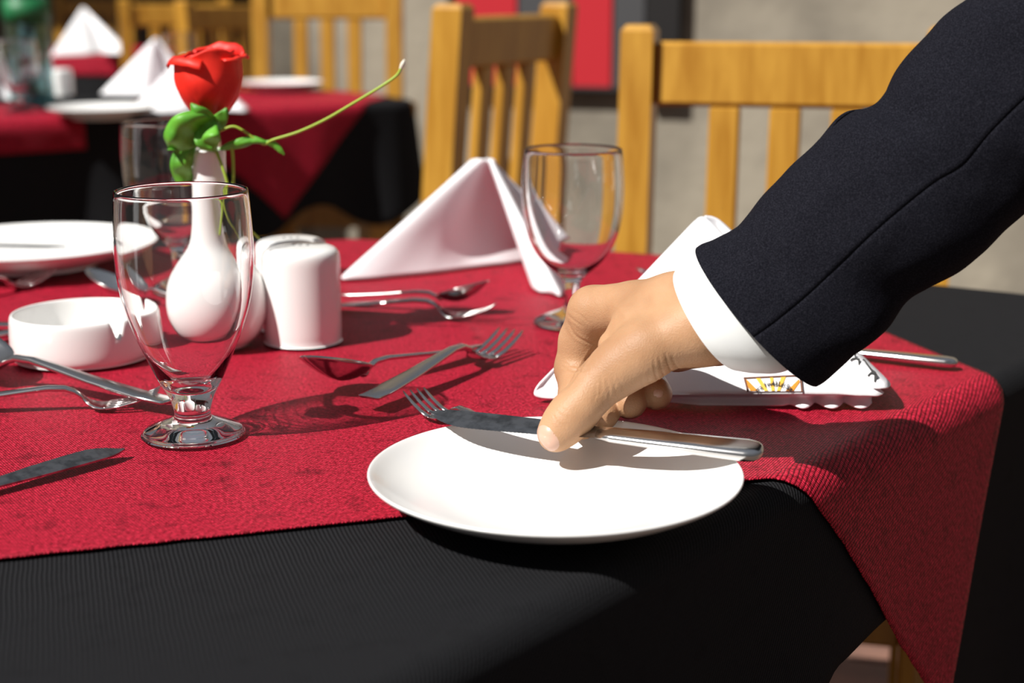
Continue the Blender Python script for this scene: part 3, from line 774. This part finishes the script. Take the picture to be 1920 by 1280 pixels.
NBV = cone_sheet(ap, [PD(1380, 700, 1.10), PD(1500, 720, 1.09), G(1659, 728, RZ + .016), G(1650, 700, RZ + .002)], [0, 0, 0, 0], nt=40, rip=.0008, seed=9)
o = mesh('back_fold', *NBV, MAT['linen'], nr); solid(o, .0012)
# gathered pleats beneath
def pleat(u_, v_):
    px = 1100 + 540 * u_; amp = min(max((u_ - .69) / .06, 0), 1)
    lowy = 745 + 22 * min(u_ / .4, 1) + amp * 6 * math.sin(u_ * 62); top = G(px, 738, RZ + .009)
    bot = G(px, lowy, RZ + .0005)
    p_ = Vector(top).lerp(bot, v_); p_.y += (.010 * amp * math.sin(u_ * 62 + .8) + .010) * v_ - .002 * (1 - v_) + .006 * math.sin(v_ * PI)
    return p_
V, Fc = grid(260, 10, pleat); o = mesh('lower_pleats', V, Fc, MAT['linen'], nr); solid(o, .001)
# emblem on the front fold: find the fold surface under a pixel
def hit_surface(VF, px, py, lift=.0012):
    V_, F_ = VF; r_ = ray(px, py); best = None
    for f_ in F_:
        q_ = [Vector(V_[i]) for i in f_]
        for tri in ((q_[0], q_[1], q_[2]), (q_[0], q_[2], q_[3])):
            from mathutils.geometry import intersect_ray_tri
            h_ = intersect_ray_tri(*tri, r_, CAM, True)
            if h_ and (best is None or (h_ - CAM).length < (best - CAM).length): best = h_
    return best
def plane_fit(VF, pts):
    a_, b2, c_ = [hit_surface(VF, *p_) for p_ in pts]
    if None in (a_, b2, c_): return None
    nn = (b2 - a_).cross(c_ - a_).normalized()
    if nn.dot(CAM - a_) < 0: nn = -nn
    return a_, nn
pf = plane_fit(NFV, ((1400, 712), (1495, 712), (1450, 733)))
if pf is None: pf = (G(1450, 735, RZ + .02), Vector((0, -.9, .43)))
def onp(px, py, lift=.0016, pf=pf):
    r_ = ray(px, py); k = (pf[0] - CAM).dot(pf[1]) / r_.dot(pf[1]); return CAM + r_ * k + pf[1] * lift
def patch(name, pix, mat, parent, lift, th=.0005, pf=pf):
    n_ = len(pix); V = [onp(x, y, lift, pf) for x, y in pix] + [onp(x, y, lift - th, pf) for x, y in pix]
    Fc = [tuple(range(n_)), tuple(range(2 * n_ - 1, n_ - 1, -1))] + [(i, (i + 1) % n_, (i + 1) % n_ + n_, i + n_) for i in range(n_)]
    return mesh(name, V, Fc, mat, parent, False)
em = patch('emblem', [(1396, 711), (1500, 706), (1502, 735), (1402, 736)], MAT['linen'], nr, .0019)
def lerp2(a_, b2, t_): return (a_[0] + (b2[0] - a_[0]) * t_, a_[1] + (b2[1] - a_[1]) * t_)
rays_ = [('orange', [(1398, 713), (1402, 716), (1421, 735), (1407, 735), (1400, 724)]), ('yellow', [(1417, 711), (1425, 711), (1440, 735), (1433, 735)]),
         ('yellow', [(1443, 710), (1449, 710), (1452, 735), (1446, 735)]), ('yellow', [(1464, 709), (1473, 708), (1462, 735), (1456, 735)]), ('orange', [(1497, 713), (1499, 718), (1487, 735), (1472, 735), (1484, 726)])]
for mname, pix in rays_: patch('sun_ray', pix, MAT[mname], em, .0024)
for a_, b2, wd in (((1395, 711), (1501, 706), 2.2), ((1395, 710), (1402, 737), 3.2), ((1500, 706), (1503, 737), 3.2)):
    dx, dy = b2[0] - a_[0], b2[1] - a_[1]; L = math.hypot(dx, dy); ox, oy = -dy / L * wd / 2, dx / L * wd / 2
    patch('border', [(a_[0] + ox, a_[1] + oy), (b2[0] + ox, b2[1] + oy), (b2[0] - ox, b2[1] - oy), (a_[0] - ox, a_[1] - oy)], MAT['brown'], em, .0028)
# arched lettering
txt = 'era fewULLd Spa'
def glyph_mesh(ch):
    cu = bpy.data.curves.new('glyph', 'FONT'); cu.body = ch; cu.size = 1.0; cu.extrude = 0.02
    ob = bpy.data.objects.new('glyph', cu); C.objects.link(ob)
    dg = bpy.context.evaluated_depsgraph_get(); me = ob.evaluated_get(dg).to_mesh()
    V_ = [v.co.copy() for v in me.vertices]; F_ = [tuple(p_.vertices) for p_ in me.polygons]
    ob.evaluated_get(dg).to_mesh_clear(); bpy.data.objects.remove(ob); bpy.data.curves.remove(cu); return V_, F_
LV = []; LF_ = []
for i, ch in enumerate(txt):
    if ch == ' ': continue
    gv, gf = glyph_mesh(ch)
    ang = math.radians(215 + (325 - 215) * i / (len(txt) - 1)) # centre below, arc above
    cxp, cyp = 1451, 758; A_ = math.radians(200 - 0) 
    th_ = math.radians(138 - 96 * i / (len(txt) - 1)); R_ = 32
    bx, by = cxp + R_ * 1.25 * math.cos(th_), cyp - R_ * math.sin(th_)
    rot = th_ - PI / 2; off = len(LV)
    for v in gv:
        gx, gy = (v.x - .28) * 12.5, v.y * 13
        X_ = bx + gx * math.cos(rot) - gy * math.sin(rot); Y_ = by - (gx * math.sin(rot) + gy * math.cos(rot))
        LV.append(onp(X_, Y_, .0032 + v.z * .005))
    LF_ += [tuple(k + off for k in f_) for f_ in gf]
mesh('lettering', LV, LF_, MAT['ink'], em, False)
# brush script on the back fold near the right corner
pb = plane_fit(NBV, ((1600, 668), (1612, 690), (1640, 718)))
if pb is None:
    pb = pf
def stroke(pix, wds):
    V = []; Fc = []
    for (x, y), w_ in zip(pix, wds): pass
    n_ = len(pix); Lp = []; Rp = []
    for i in range(n_):
        a_ = pix[max(i - 1, 0)]; b2 = pix[min(i + 1, n_ - 1)]; dx, dy = b2[0] - a_[0], b2[1] - a_[1]; L = math.hypot(dx, dy) + 1e-6
        ox, oy = -dy / L * wds[i] / 2, dx / L * wds[i] / 2
        Lp.append((pix[i][0] + ox, pix[i][1] + oy)); Rp.append((pix[i][0] - ox, pix[i][1] - oy))
    return Lp + Rp[::-1]
for pix, wd in (([(1595, 677), (1600, 674), (1606, 673), (1611, 675), (1612, 680), (1611, 685)], [3, 4, 3, 4.5, 4, 1.5]),
                ([(1604, 664), (1604, 667), (1604, 671)], [4.5, 3, 1]),
                ([(1619, 675), (1622, 677), (1629, 687), (1635, 695), (1641, 700), (1645, 706)], [3, 2.5, 3, 4, 5, 4]),
                ([(1628, 706), (1632, 702), (1637, 699)], [2.5, 3, 4]), ([(1642, 702), (1643, 708), (1641, 717)], [5, 6, 3])):
    patch('script_stroke', stroke(pix, wd), MAT['ink'], nr, .0016, .0006, pb)
# blurred napkins on the far tables
def far_napkin(apx, left, right, D_, z, label, deep=.16):
    A = PD(apx[0], apx[1], D_); Lp = G(left[0], left[1], z); Rp = G(right[0], right[1], z)
    mid = (Lp + Rp) / 2
    o = empty('folded_napkin', mid); tag(o, label, 'napkin', 'folded white napkins')
    ba_ = [Lp + Vector((.05, deep, 0)), Lp, Lp.lerp(Rp, .45) + Vector((0, -.01, 0)), Lp.lerp(Rp, .62) + Vector((0, .07, 0)), Rp, Rp + Vector((-.03, deep, 0))]
    ap_ = [A + Vector((-.004, .01, -.003)), A + Vector((-.004, 0, 0)), A + Vector((0, -.004, .001)), A, A + Vector((.005, 0, 0)), A + Vector((.004, .01, -.003))]
    V_, F_ = cone_sheet(ap_, ba_, [0, 0, .01, .03, 0, 0], nt=24)
    solid(mesh('cloth_fold', V_, F_, MAT['linen'], o), .0015)
far_napkin((345, 105), (240, 212), (462, 208), 3.72, TZ + .008, 'white folded napkin directly behind the rose bloom')
far_napkin((292, 72), (188, 176), (372, 182), 4.18, TZ + .006, 'white folded napkin on second table upper left of the rose')
far_napkin((155, 14), (96, 104), (243, 100), G(170, 98).y + .1, TZ + .006, 'blurred napkin on the farthest table')
far_napkin((-20, 92), (-90, 190), (22, 188), 3.98, TZ + .006, 'white napkin cut off at the left frame edge beside the bottle')

# ---------------------------------------------------------------- rose
rose = empty('artificial_rose', (VB.x, VB.y, VB.z + .05)); tag(rose, 'artificial red rose with green leaves standing in the white vase', 'flower')
RD = VB.y
hb_ = PD(396, 228, RD); ht = PD(396, 92, RD); HH = (ht - hb_).length
def petal(th0, half, R, H, lip, seed, tipk=.12, drop=.75):
    def fn(u_, v_):
        uu = u_ * 2 - 1; a = th0 + uu * half * (.55 + .45 * math.sin(min(v_ * 1.3, 1) * PI / 2))
        prof = R * (math.sin(min(v_ * 1.55 + .02, 1) * PI / 2) ** .62) * (1 - .06 * max(0, v_ - .6) / .4)
        hh = H * v_ * (1 - tipk * uu ** 2 * v_) 
        k = max(0, (v_ - .84) / .16); prof += lip * k ** 1.5 * (1 + .5 * noise.noise((uu * 2, seed, 1))); hh -= lip * drop * k ** 2.2
        prof += .0012 * noise.noise((uu * 2.2, v_ * 3, seed)); hh += .002 * v_ * noise.noise((uu * 2.5, seed, 5))
        return hb_ + Vector((prof * math.cos(a), prof * math.sin(a), hh))
    return grid(22, 26, fn)
pets = [(-2.35, .80, .0268, .0590, .0070, 1, .06, 1.9), (-1.15, .90, .0270, .0590, .0015, 2, .16, .6), (-.15, .85, .0262, .0585, .0075, 3, .05, 1.0), (1.2, 1.0, .0255, .0640, .0050, 4, .1, .6), (2.6, 1.0, .0255, .0560, .0060, 5, .1, .8),
        (-1.7, 1.1, .0215, .0540, .001, 6, .1), (.4, 1.1, .0205, .0580, .001, 7, .1), (2.4, 1.1, .0195, .0550, .001, 8, .1), (-.7, 1.3, .0130, .0580, .000, 9, .1), (1.8, 1.5, .0110, .0580, 0, 10, .1)]
for a in pets:
    o = mesh('petal', *petal(*a), MAT['petal'], rose); solid(o, .0006)
def leaf(pts, wid, fold=.2, seed=0, name='leaf', mat=None, wave=.002):
    """leaf blade along a pixel path [(x, y, dD)] with half widths in pixels"""
    c_ = catmull([PD(x, y, RD + d) for x, y, d in pts], 8); wv = catmull([(w_, 0, 0) for w_ in wid], 8); m_ = len(c_)
    V = []; Fc = []; nn = 9
    for i in range(m_):
        t_ = (c_[min(i + 1, m_ - 1)] - c_[max(i - 1, 0)]).normalized(); side = t_.cross(Vector((0, 1, .15))).normalized()
        for k in range(nn):
            s_ = k / (nn - 1) * 2 - 1; hw = max(wv[i].x, .3) * RD / F
            V.append(c_[i] + side * s_ * hw + Vector((0, -1, 0)) * (fold * hw * (1 - s_ * s_)) + Vector((0, 1, 0)) * wave * noise.noise((i * .11, s_ * .8, seed)))
    for i in range(m_ - 1):
        for k in range(nn - 1): Fc.append((i * nn + k, i * nn + k + 1, (i + 1) * nn + k + 1, (i + 1) * nn + k))
    o = mesh(name, V, Fc, mat or MAT['leaf'], rose); solid(o, .0006); return o
leaf([(402, 236, -.012), (376, 232, -.022), (350, 245, -.026), (326, 266, -.022), (315, 278, -.018)], [8, 24, 33, 24, 2], .12, 2, wave=.012)
leaf([(392, 225, -.020), (388, 250, -.026), (392, 270, -.024), (404, 284, -.016)], [12, 24, 20, 3], .15, 5, wave=.010)
leaf([(362, 262, -.012), (346, 288, -.014), (340, 312, -.012), (346, 340, -.008), (358, 352, -.004)], [10, 19, 20, 15, 2], .15, 8, wave=.007)
leaf([(398, 238, -.010), (380, 218, -.024), (366, 205, -.028), (358, 194, -.026)], [14, 18, 10, 1.5], .3, 3, 'sepal')
leaf([(398, 240, -.008), (410, 228, -.018), (420, 214, -.022), (425, 202, -.022)], [10, 14, 9, 1.5], .3, 4, 'sepal')
leaf([(408, 282, -.004), (430, 274, -.01), (455, 267, -.012), (475, 262, -.012), (495, 266, -.010), (512, 270, -.008)], [1, 7, 9, 7, 4, 2], .4, 6)
leaf([(498, 266, -.010), (512, 270, -.010), (524, 280, -.010), (533, 290, -.010)], [3, 6, 5, 1], .3, 7)
def stem(pts, r0, r1, name='tendril', mat='stem'):
    c_ = catmull([PD(x, y, RD + d) for x, y, d in pts], 8); m_ = len(c_)
    return mesh(name, *tube(c_, [(r0 + (r1 - r0) * i / (m_ - 1)) for i in range(m_)], 8), MAT[mat], rose)
stem([(403, 250, -.014), (420, 242, -.012), (438, 237, -.012), (456, 245, -.012), (480, 262, -.011), (496, 270, -.010), (512, 262, -.012), (560, 247, -.015), (610, 224, -.02), (660, 195, -.025), (710, 165, -.03), (742, 143, -.03), (752, 128, -.03)], .0010, .0011)
leaf([(750, 131, -.03), (755, 121, -.03), (759, 112, -.03)], [1.5, 4, 1.5], .6, 1, 'bud', MAT['bud'], wave=0)
stem([(398, 284, -.006), (394, 255, -.004), (394, 225, 0)], .0022, .0016, 'stem')
stem([(398, 280, -.004), (398, 420, 0), (400, 560, 0)], .0022, .0022, 'stem')
stem([(406, 284, -.012), (414, 305, -.016), (424, 335, -.018), (434, 375, -.018), (448, 410, -.015), (470, 432, -.01), (486, 447, -.004)], .0013, .0009)
stem([(434, 268, -.010), (437, 300, -.010), (437, 350, -.012), (430, 400, -.012), (424, 440, -.012)], .0013, .0010)

# ---------------------------------------------------------------- person: hand, cuff, sleeve
person = empty('person', P(1900, 500, 1.0)); tag(person, 'person in dark navy suit jacket and white cuff reaching in to set a knife', 'person')
def hp(x, y, d):
    d = d - .075 * min(max((x - 1045) / 285, 0), 1.15)
    return np.array(P(x, y, d), dtype=np.float32)
def px(r_, d): return r_ * d / F
class Field:
    def __init__(s, lo, hi, h):
        s.lo = np.array(lo, dtype=np.float32); s.h = h; s.n = np.ceil((np.array(hi) - s.lo) / h).astype(int) + 1
        ax = [s.lo[i] + h * np.arange(s.n[i], dtype=np.float32) for i in range(3)]
        s.X, s.Y, s.Z = np.meshgrid(*ax, indexing='ij')
    def cap(s, a, b, ra, rb):
        d = b - a; L2 = float(d @ d); qx = s.X - a[0]; qy = s.Y - a[1]; qz = s.Z - a[2]
        t_ = np.clip((qx * d[0] + qy * d[1] + qz * d[2]) / max(L2, 1e-12), 0, 1)
        return np.sqrt((qx - t_ * d[0]) ** 2 + (qy - t_ * d[1]) ** 2 + (qz - t_ * d[2]) ** 2) - (ra + (rb - ra) * t_)
def smin(a, b, k):
    h_ = np.clip(.5 + .5 * (b - a) / k, 0, 1); return b * (1 - h_) + a * h_ - k * h_ * (1 - h_)
def chain(Fd, pts, k=.004):
    r_ = None
    for (x0, y0, d0, r0), (x1, y1, d1, r1) in zip(pts, pts[1:]):
        c_ = Fd.cap(hp(x0, y0, d0), hp(x1, y1, d1), px(r0, d0), px(r1, d1)); r_ = c_ if r_ is None else smin(r_, c_, k)
    return r_
def surface_nets(Fv, lo, h):
    s_ = Fv < 0; nx, ny, nz = Fv.shape
    cs = np.zeros((nx - 1, ny - 1, nz - 1), dtype=np.int8)
    for dx in (0, 1):
        for dy in (0, 1):
            for dz in (0, 1): cs += s_[dx:nx - 1 + dx, dy:ny - 1 + dy, dz:nz - 1 + dz]
    act = (cs > 0) & (cs < 8); I = np.argwhere(act); idx = -np.ones(act.shape, dtype=np.int64); idx[act] = np.arange(len(I))
    acc = np.zeros((len(I), 3)); cnt = np.zeros(len(I))
    corners = [(a, b, c) for a in (0, 1) for b in (0, 1) for c in (0, 1)]
    for a in corners:
        for ax in range(3):
            if a[ax] == 1: continue
            b = list(a); b[ax] = 1
            fa = Fv[I[:, 0] + a[0], I[:, 1] + a[1], I[:, 2] + a[2]]; fb = Fv[I[:, 0] + b[0], I[:, 1] + b[1], I[:, 2] + b[2]]
            mk = (fa < 0) != (fb < 0); t_ = np.where(mk, fa / np.where(mk, fa - fb, 1), 0)
            p_ = np.tile(np.array(a, dtype=float), (len(I), 1)); p_[:, ax] = t_
            acc[mk] += p_[mk]; cnt[mk] += 1
    V = (I + acc / cnt[:, None]) * h + lo
    Fc = []
    for ax in range(3):
        sl0 = [slice(None)] * 3; sl1 = [slice(None)] * 3; sl0[ax] = slice(0, -1); sl1[ax] = slice(1, None)
        ch = s_[tuple(sl0)] != s_[tuple(sl1)]; E = np.argwhere(ch)
        o1, o2 = [k for k in range(3) if k != ax]
        E = E[(E[:, o1] > 0) & (E[:, o2] > 0) & (E[:, o1] < Fv.shape[o1] - 1) & (E[:, o2] < Fv.shape[o2] - 1)]
        def cell(d1, d2):
            c_ = E.copy(); c_[:, o1] -= d1; c_[:, o2] -= d2; return idx[c_[:, 0], c_[:, 1], c_[:, 2]]
        q_ = np.stack([cell(1, 1), cell(0, 1), cell(0, 0), cell(1, 0)], 1)
        inside0 = s_[E[:, 0], E[:, 1], E[:, 2]]; flip = inside0 if ax != 1 else ~inside0
        q_[~flip] = q_[~flip][:, ::-1]; Fc.append(q_)
    return V, np.concatenate(Fc)
lo = (0.0, .86, .755); hi = (.20, 1.12, .93)
allp = [P(990, 870, .88), P(1450, 480, .94), P(1450, 480, 1.09), P(990, 870, 1.0), P(1450, 700, 1.09)]
lo = [min(p_[i] for p_ in allp) - .004 for i in range(3)]; hi = [max(p_[i] for p_ in allp) + .004 for i in range(3)]
lo[1] -= .06
FH = .0011
Fd = Field(lo, hi, FH)
palm = chain(Fd, [(1420, 560, 1.00, 74), (1330, 600, .985, 70), (1270, 582, .982, 60)], .01)
def add(f_, pts, k):
    return smin(f_, chain(Fd, pts), k)
palm = add(palm, [(1275, 572, .985, 52), (1185, 577, .985, 46), (1112, 583, .985, 46)], .014)      # index metacarpal
palm = add(palm, [(1275, 575, 1.005, 50), (1190, 578, 1.010, 42), (1125, 585, 1.012, 43)], .014)
palm = add(palm, [(1285, 590, 1.025, 46), (1200, 598, 1.035, 42), (1145, 602, 1.036, 40)], .014)
palm = add(palm, [(1295, 610, 1.040, 42), (1215, 620, 1.055, 40), (1165, 622, 1.058, 36)], .014)
palm = add(palm, [(1345, 640, 1.010, 42), (1270, 650, 1.030, 42), (1230, 655, 1.045, 38)], .012)      # hypothenar
palm = add(palm, [(1290, 622, .966, 52), (1218, 652, .948, 50), (1165, 683, .937, 44)], .016)        # thenar
palm = add(palm, [(1190, 620, .965, 52), (1152, 648, .955, 30)], .010)                                # web
thumb = chain(Fd, [(1190, 668, .942, 48), (1122, 720, .926, 42), (1096, 752, .916, 38), (1071, 779, .910, 41), (1052, 801, .904, 36), (1040, 815, .901, 32)], .006)
hand = smin(palm, thumb, .012)
index = chain(Fd, [(1112, 583, .985, 46), (1093, 640, .996, 43), (1082, 690, .998, 40), (1084, 745, .975, 35), (1090, 785, .945, 29), (1092, 797, .934, 27)], .005)
middle = chain(Fd, [(1125, 590, 1.012, 42), (1120, 690, 1.015, 36), (1130, 745, .995, 33), (1130, 772, .972, 29), (1129, 780, .966, 27)], .005)
ring = chain(Fd, [(1145, 605, 1.036, 40), (1155, 690, 1.040, 34), (1172, 735, 1.018, 31), (1180, 752, .992, 29), (1180, 755, .984, 27)], .005)
pinky = chain(Fd, [(1165, 622, 1.058, 36), (1200, 690, 1.060, 30), (1222, 728, 1.040, 28), (1230, 738, 1.012, 26), (1231, 740, 1.006, 25)], .005)
fing = np.minimum(np.minimum(index, middle), np.minimum(ring, pinky))
kc = hp(1118, 588, 1.0); kd = ((Fd.X - kc[0]) ** 2 + (Fd.Y - kc[1]) ** 2 + (Fd.Z - kc[2]) ** 2) / .026 ** 2
hand = smin(hand, fing, .0008 + .006 * np.exp(-kd))
# carve the knife's own space so that the fingertips close on the blade from both sides
HV, HF = surface_nets(hand, np.array(Fd.lo, dtype=float), FH)
# remove faces inside the cuff region end is closed anyway; relax slightly, then creases
me = bpy.data.meshes.new('hand'); me.from_pydata(HV.tolist(), [], HF.tolist()); me.update()
import bmesh
bm = bmesh.new(); bm.from_mesh(me)
bmesh.ops.recalc_face_normals(bm, faces=bm.faces)
for _ in range(3): bmesh.ops.smooth_vert(bm, verts=bm.verts, factor=.5, use_axis_x=True, use_axis_y=True, use_axis_z=True)
bm.normal_update()
co = np.array([v.co[:] for v in bm.verts]); no = np.array([v.normal[:] for v in bm.verts])
# image coordinates of each vertex: used only to find where the knuckle and thenar creases run on the skin
rel = co - np.array(CAM); dz = rel @ np.array(FW); ixp = 960 + F * (rel @ np.array(RT)) / dz; iyp = 640 - F * (rel @ np.array(UP)) / dz
facing = (no @ np.array(FW)) < .1
disp = np.zeros(len(co))
def crease(pts, depth, wid, dmax=.975):
    p_ = catmull([(x, y, 0) for x, y in pts], 6); best = np.full(len(co), 1e9); tt = np.zeros(len(co)); m_ = len(p_) - 1
    for i in range(m_):
        a = p_[i]; d = p_[i + 1] - a; L2 = d.x ** 2 + d.y ** 2
        t_ = np.clip(((ixp - a.x) * d.x + (iyp - a.y) * d.y) / L2, 0, 1)
        dist = np.hypot(ixp - a.x - t_ * d.x, iyp - a.y - t_ * d.y); mk = dist < best; best[mk] = dist[mk]; tt[mk] = (i + t_[mk]) / m_
    env = np.sin(np.clip(tt, 0.02, .98) * PI) ** .5
    k = np.exp(-(best / wid) ** 2) * env * facing * (dz < dmax)
    disp[:] = disp - depth * k + depth * .45 * np.exp(-((best - wid * 2) / wid) ** 2) * env * facing * (dz < dmax)
for pts, dp, wd in [(a_, d_ * .62, w_ * .85) for a_, d_, w_ in [([(1116, 648), (1100, 672), (1080, 704), (1062, 728)], .0012, 2.5), ([(1044, 680), (1062, 690), (1085, 696), (1104, 692)], .0009, 2.5), ([(1044, 672), (1064, 684), (1092, 686)], .0006, 2.2),
                    ([(1066, 605), (1078, 628), (1098, 640), (1118, 646)], .0008, 2.6), ([(1064, 590), (1076, 600), (1092, 612)], .0006, 2.2), ([(1072, 582), (1090, 592), (1104, 606)], .0005, 2.2),
                    ([(1125, 700), (1128, 722), (1124, 742)], .0007, 2), ([(1137, 712), (1142, 732), (1140, 752)], .0007, 2), ([(1148, 705), (1153, 728), (1160, 748)], .0007, 2), ([(1118, 715), (1118, 738), (1112, 752)], .0005, 2), ([(1162, 712), (1168, 730), (1172, 742)], .0005, 2),
                    ([(1225, 672), (1229, 700), (1236, 718)], .0008, 2.2), ([(1235, 665), (1240, 690), (1248, 710)], .0007, 2), ([(1246, 660), (1254, 685), (1262, 702)], .0009, 2.2), ([(1258, 664), (1266, 682), (1276, 696)], .0008, 2), ([(1218, 690), (1216, 708), (1220, 722)], .0005, 2), ([(1203, 700), (1204, 715), (1208, 728)], .0004, 2),
                    ([(1036, 775), (1044, 790), (1058, 797), (1068, 794)], .0006, 2), ([(1040, 766), (1052, 778), (1068, 784)], .0005, 1.8), ([(1046, 760), (1058, 768), (1070, 772)], .0004, 1.8)]]:
    crease(pts, dp, wd)
co2 = co + no * disp[:, None]
for v, c_ in zip(bm.verts, co2): v.co = c_
bm.to_mesh(me); 
me.materials.append(MAT['skin']); me.polygons.foreach_set('use_smooth', [True] * len(me.polygons)); me.update()
ho = bpy.data.objects.new('hand', me); C.objects.link(ho); ho.parent = person; ho.matrix_parent_inverse = parent_matrix(person).inverted()
# fingernails: lifted copies of the skin over the nail beds
def nail(cx, cyp, rx, ry, rot, dlo, dhi):
    bm.verts.ensure_lookup_table(); V = []; Fc = []; mp = {}
    c0, s0 = math.cos(rot), math.sin(rot)
    X_ = ((ixp - cx) * c0 + (iyp - cyp) * s0) / rx; Y_ = (-(ixp - cx) * s0 + (iyp - cyp) * c0) / ry
    q_ = (np.abs(X_) ** 2.6 + np.abs(Y_) ** 2.6); sel = (q_ < 1.5) & (dz > dlo) & (dz < dhi) & (no @ np.array(FW) < .25)
    for f_ in bm.faces:
        ii = [v.index for v in f_.verts]
        if all(sel[i] for i in ii):
            for i in ii:
                if i not in mp: mp[i] = len(V); V.append(co2[i] + no[i] * (.0007 * (1 - q_[i])))
            Fc.append(tuple(mp[i] for i in ii))
    if Fc: mesh('fingernail', V, Fc, MAT['nail'], person)
bm.verts.index_update()
nail(1027, 821, 15, 27, math.radians(-38), .86, .915)
nail(1234, 737, 9, 8, .2, .88, .98)
bm.free()
# sleeve and cuff
def loft(stations, nphi, nper, k0, seam=None, wr=None, name='sleeve', mat=None, thick=.002, dirn=None):
    ks = list(zip(*stations)); cs = catmull([(a[0], a[1], a[4]) for a in stations], nper); ds = catmull([(a[2], a[3], a[5]) for a in stations], nper); kk = catmull([(a[6], 0, 0) for a in stations], nper)
    V = []; UV = []; Fc = []; m_ = len(cs); cum = 0; prev = None
    for i in range(m_):
        T = P(cs[i].x, cs[i].y, cs[i].z); B = P(ds[i].x, ds[i].y, cs[i].z); ratio = ds[i].z
        cen = (T + B) / 2; h_ = (T - B) / 2; R_ = h_.length; hn = h_.normalized(); ax = hn.cross(FW).normalized()   # towards the hand or away
        if ax.dot(P(1000, 900, cs[i].z) - cen) < 0: ax = -ax
        if prev is not None: cum += (cen - prev).length
        prev = cen
        for k in range(nphi):
            a = 2 * PI * k / nphi; near = -math.sin(a)
            rr = 1.0
            p_ = cen + h_ * math.cos(a) - FW * (math.sin(a) * -1) * R_ * ratio * -1 if False else cen + h_ * math.cos(a) + FW * (math.sin(a) * R_ * ratio)
            rad = (p_ - cen).normalized()
            if wr: p_ = p_ + rad * wr(i / (m_ - 1), a, cum)
            if seam: p_ = p_ + rad * seam(a, R_)
            p_ = p_ + ax * (kk[i].x * R_ * max(0, -math.sin(a)) ** 1.0 if True else 0) - ax * (kk[i].x * R_ * .3 * max(0, math.sin(a)))
            V.append(p_)
    for i in range(m_ - 1):
        for k in range(nphi): Fc.append((i * nphi + k, (i + 1) * nphi + k, (i + 1) * nphi + (k + 1) % nphi, i * nphi + (k + 1) % nphi))
    o = mesh(name, V, Fc, mat, person); return o
ST = [(1308, 468, 1533, 716, .900, .72, .28), (1318, 461, 1546, 708, .899, .72, .26), (1345, 448, 1572, 685, .897, .72, .22), (1400, 406, 1632, 632, .894, .72, .15), (1470, 338, 1702, 562, .890, .72, .10), (1540, 262, 1775, 512, .886, .72, .06),
      (1592, 219, 1835, 466, .884, .72, .04), (1645, 199, 1885, 424, .882, .72, .02), (1688, 128, 1935, 378, .88, .74, 0), (1752, 58, 1990, 330, .88, .76, 0), (1835, -8, 2062, 258, .88, .78, 0), (1960, -110, 2180, 150, .88, .82, 0), (2110, -250, 2340, 20, .88, .85, 0), (2260, -400, 2520, -110, .88, .9, 0)]
def wrk(t_, a, cum):
    n_ = Vector((math.cos(a) * 1.1, math.sin(a) * 1.1, cum * 22)); m_ = min(cum / .03, 1)
    v = noise.noise(n_) * .0035 + noise.noise(n_ * 2.3) * .0012
    # diagonal drag folds
    v += .0016 * math.sin(cum * 120 + a * 2.5) * max(0, noise.noise((cum * 12, a, 4)) + .2)
    return v * m_
def seamf(a, R_):
    d_ = ((a - 1.5 * PI + .06 + PI) % (2 * PI) - PI) * R_
    return -.0016 * math.exp(-(d_ / .0011) ** 2) + (.0007 if 0 < d_ < .012 else 0) * math.exp(-(d_ / .006) ** 2)
sl = loft(ST, 420, 14, 0, seamf, wrk, 'jacket_sleeve', MAT['suit']); solid(sl, .0030, 0)
CT = [(1270, 509, 1388, 686, .905, 1.02, .42), (1274, 506, 1396, 688, .905, 1.0, .41), (1300, 494, 1430, 692, .905, .95, .38), (1345, 486, 1478, 688, .903, .84, .33), (1400, 460, 1550, 645, .900, .66, .25)]
cf = loft(CT, 128, 8, 0, None, lambda t_, a, c_: .0008 * noise.noise((a * 1.5, c_ * 30, 0)), 'shirt_cuff', MAT['shirt']); solid(cf, .0022, 0)
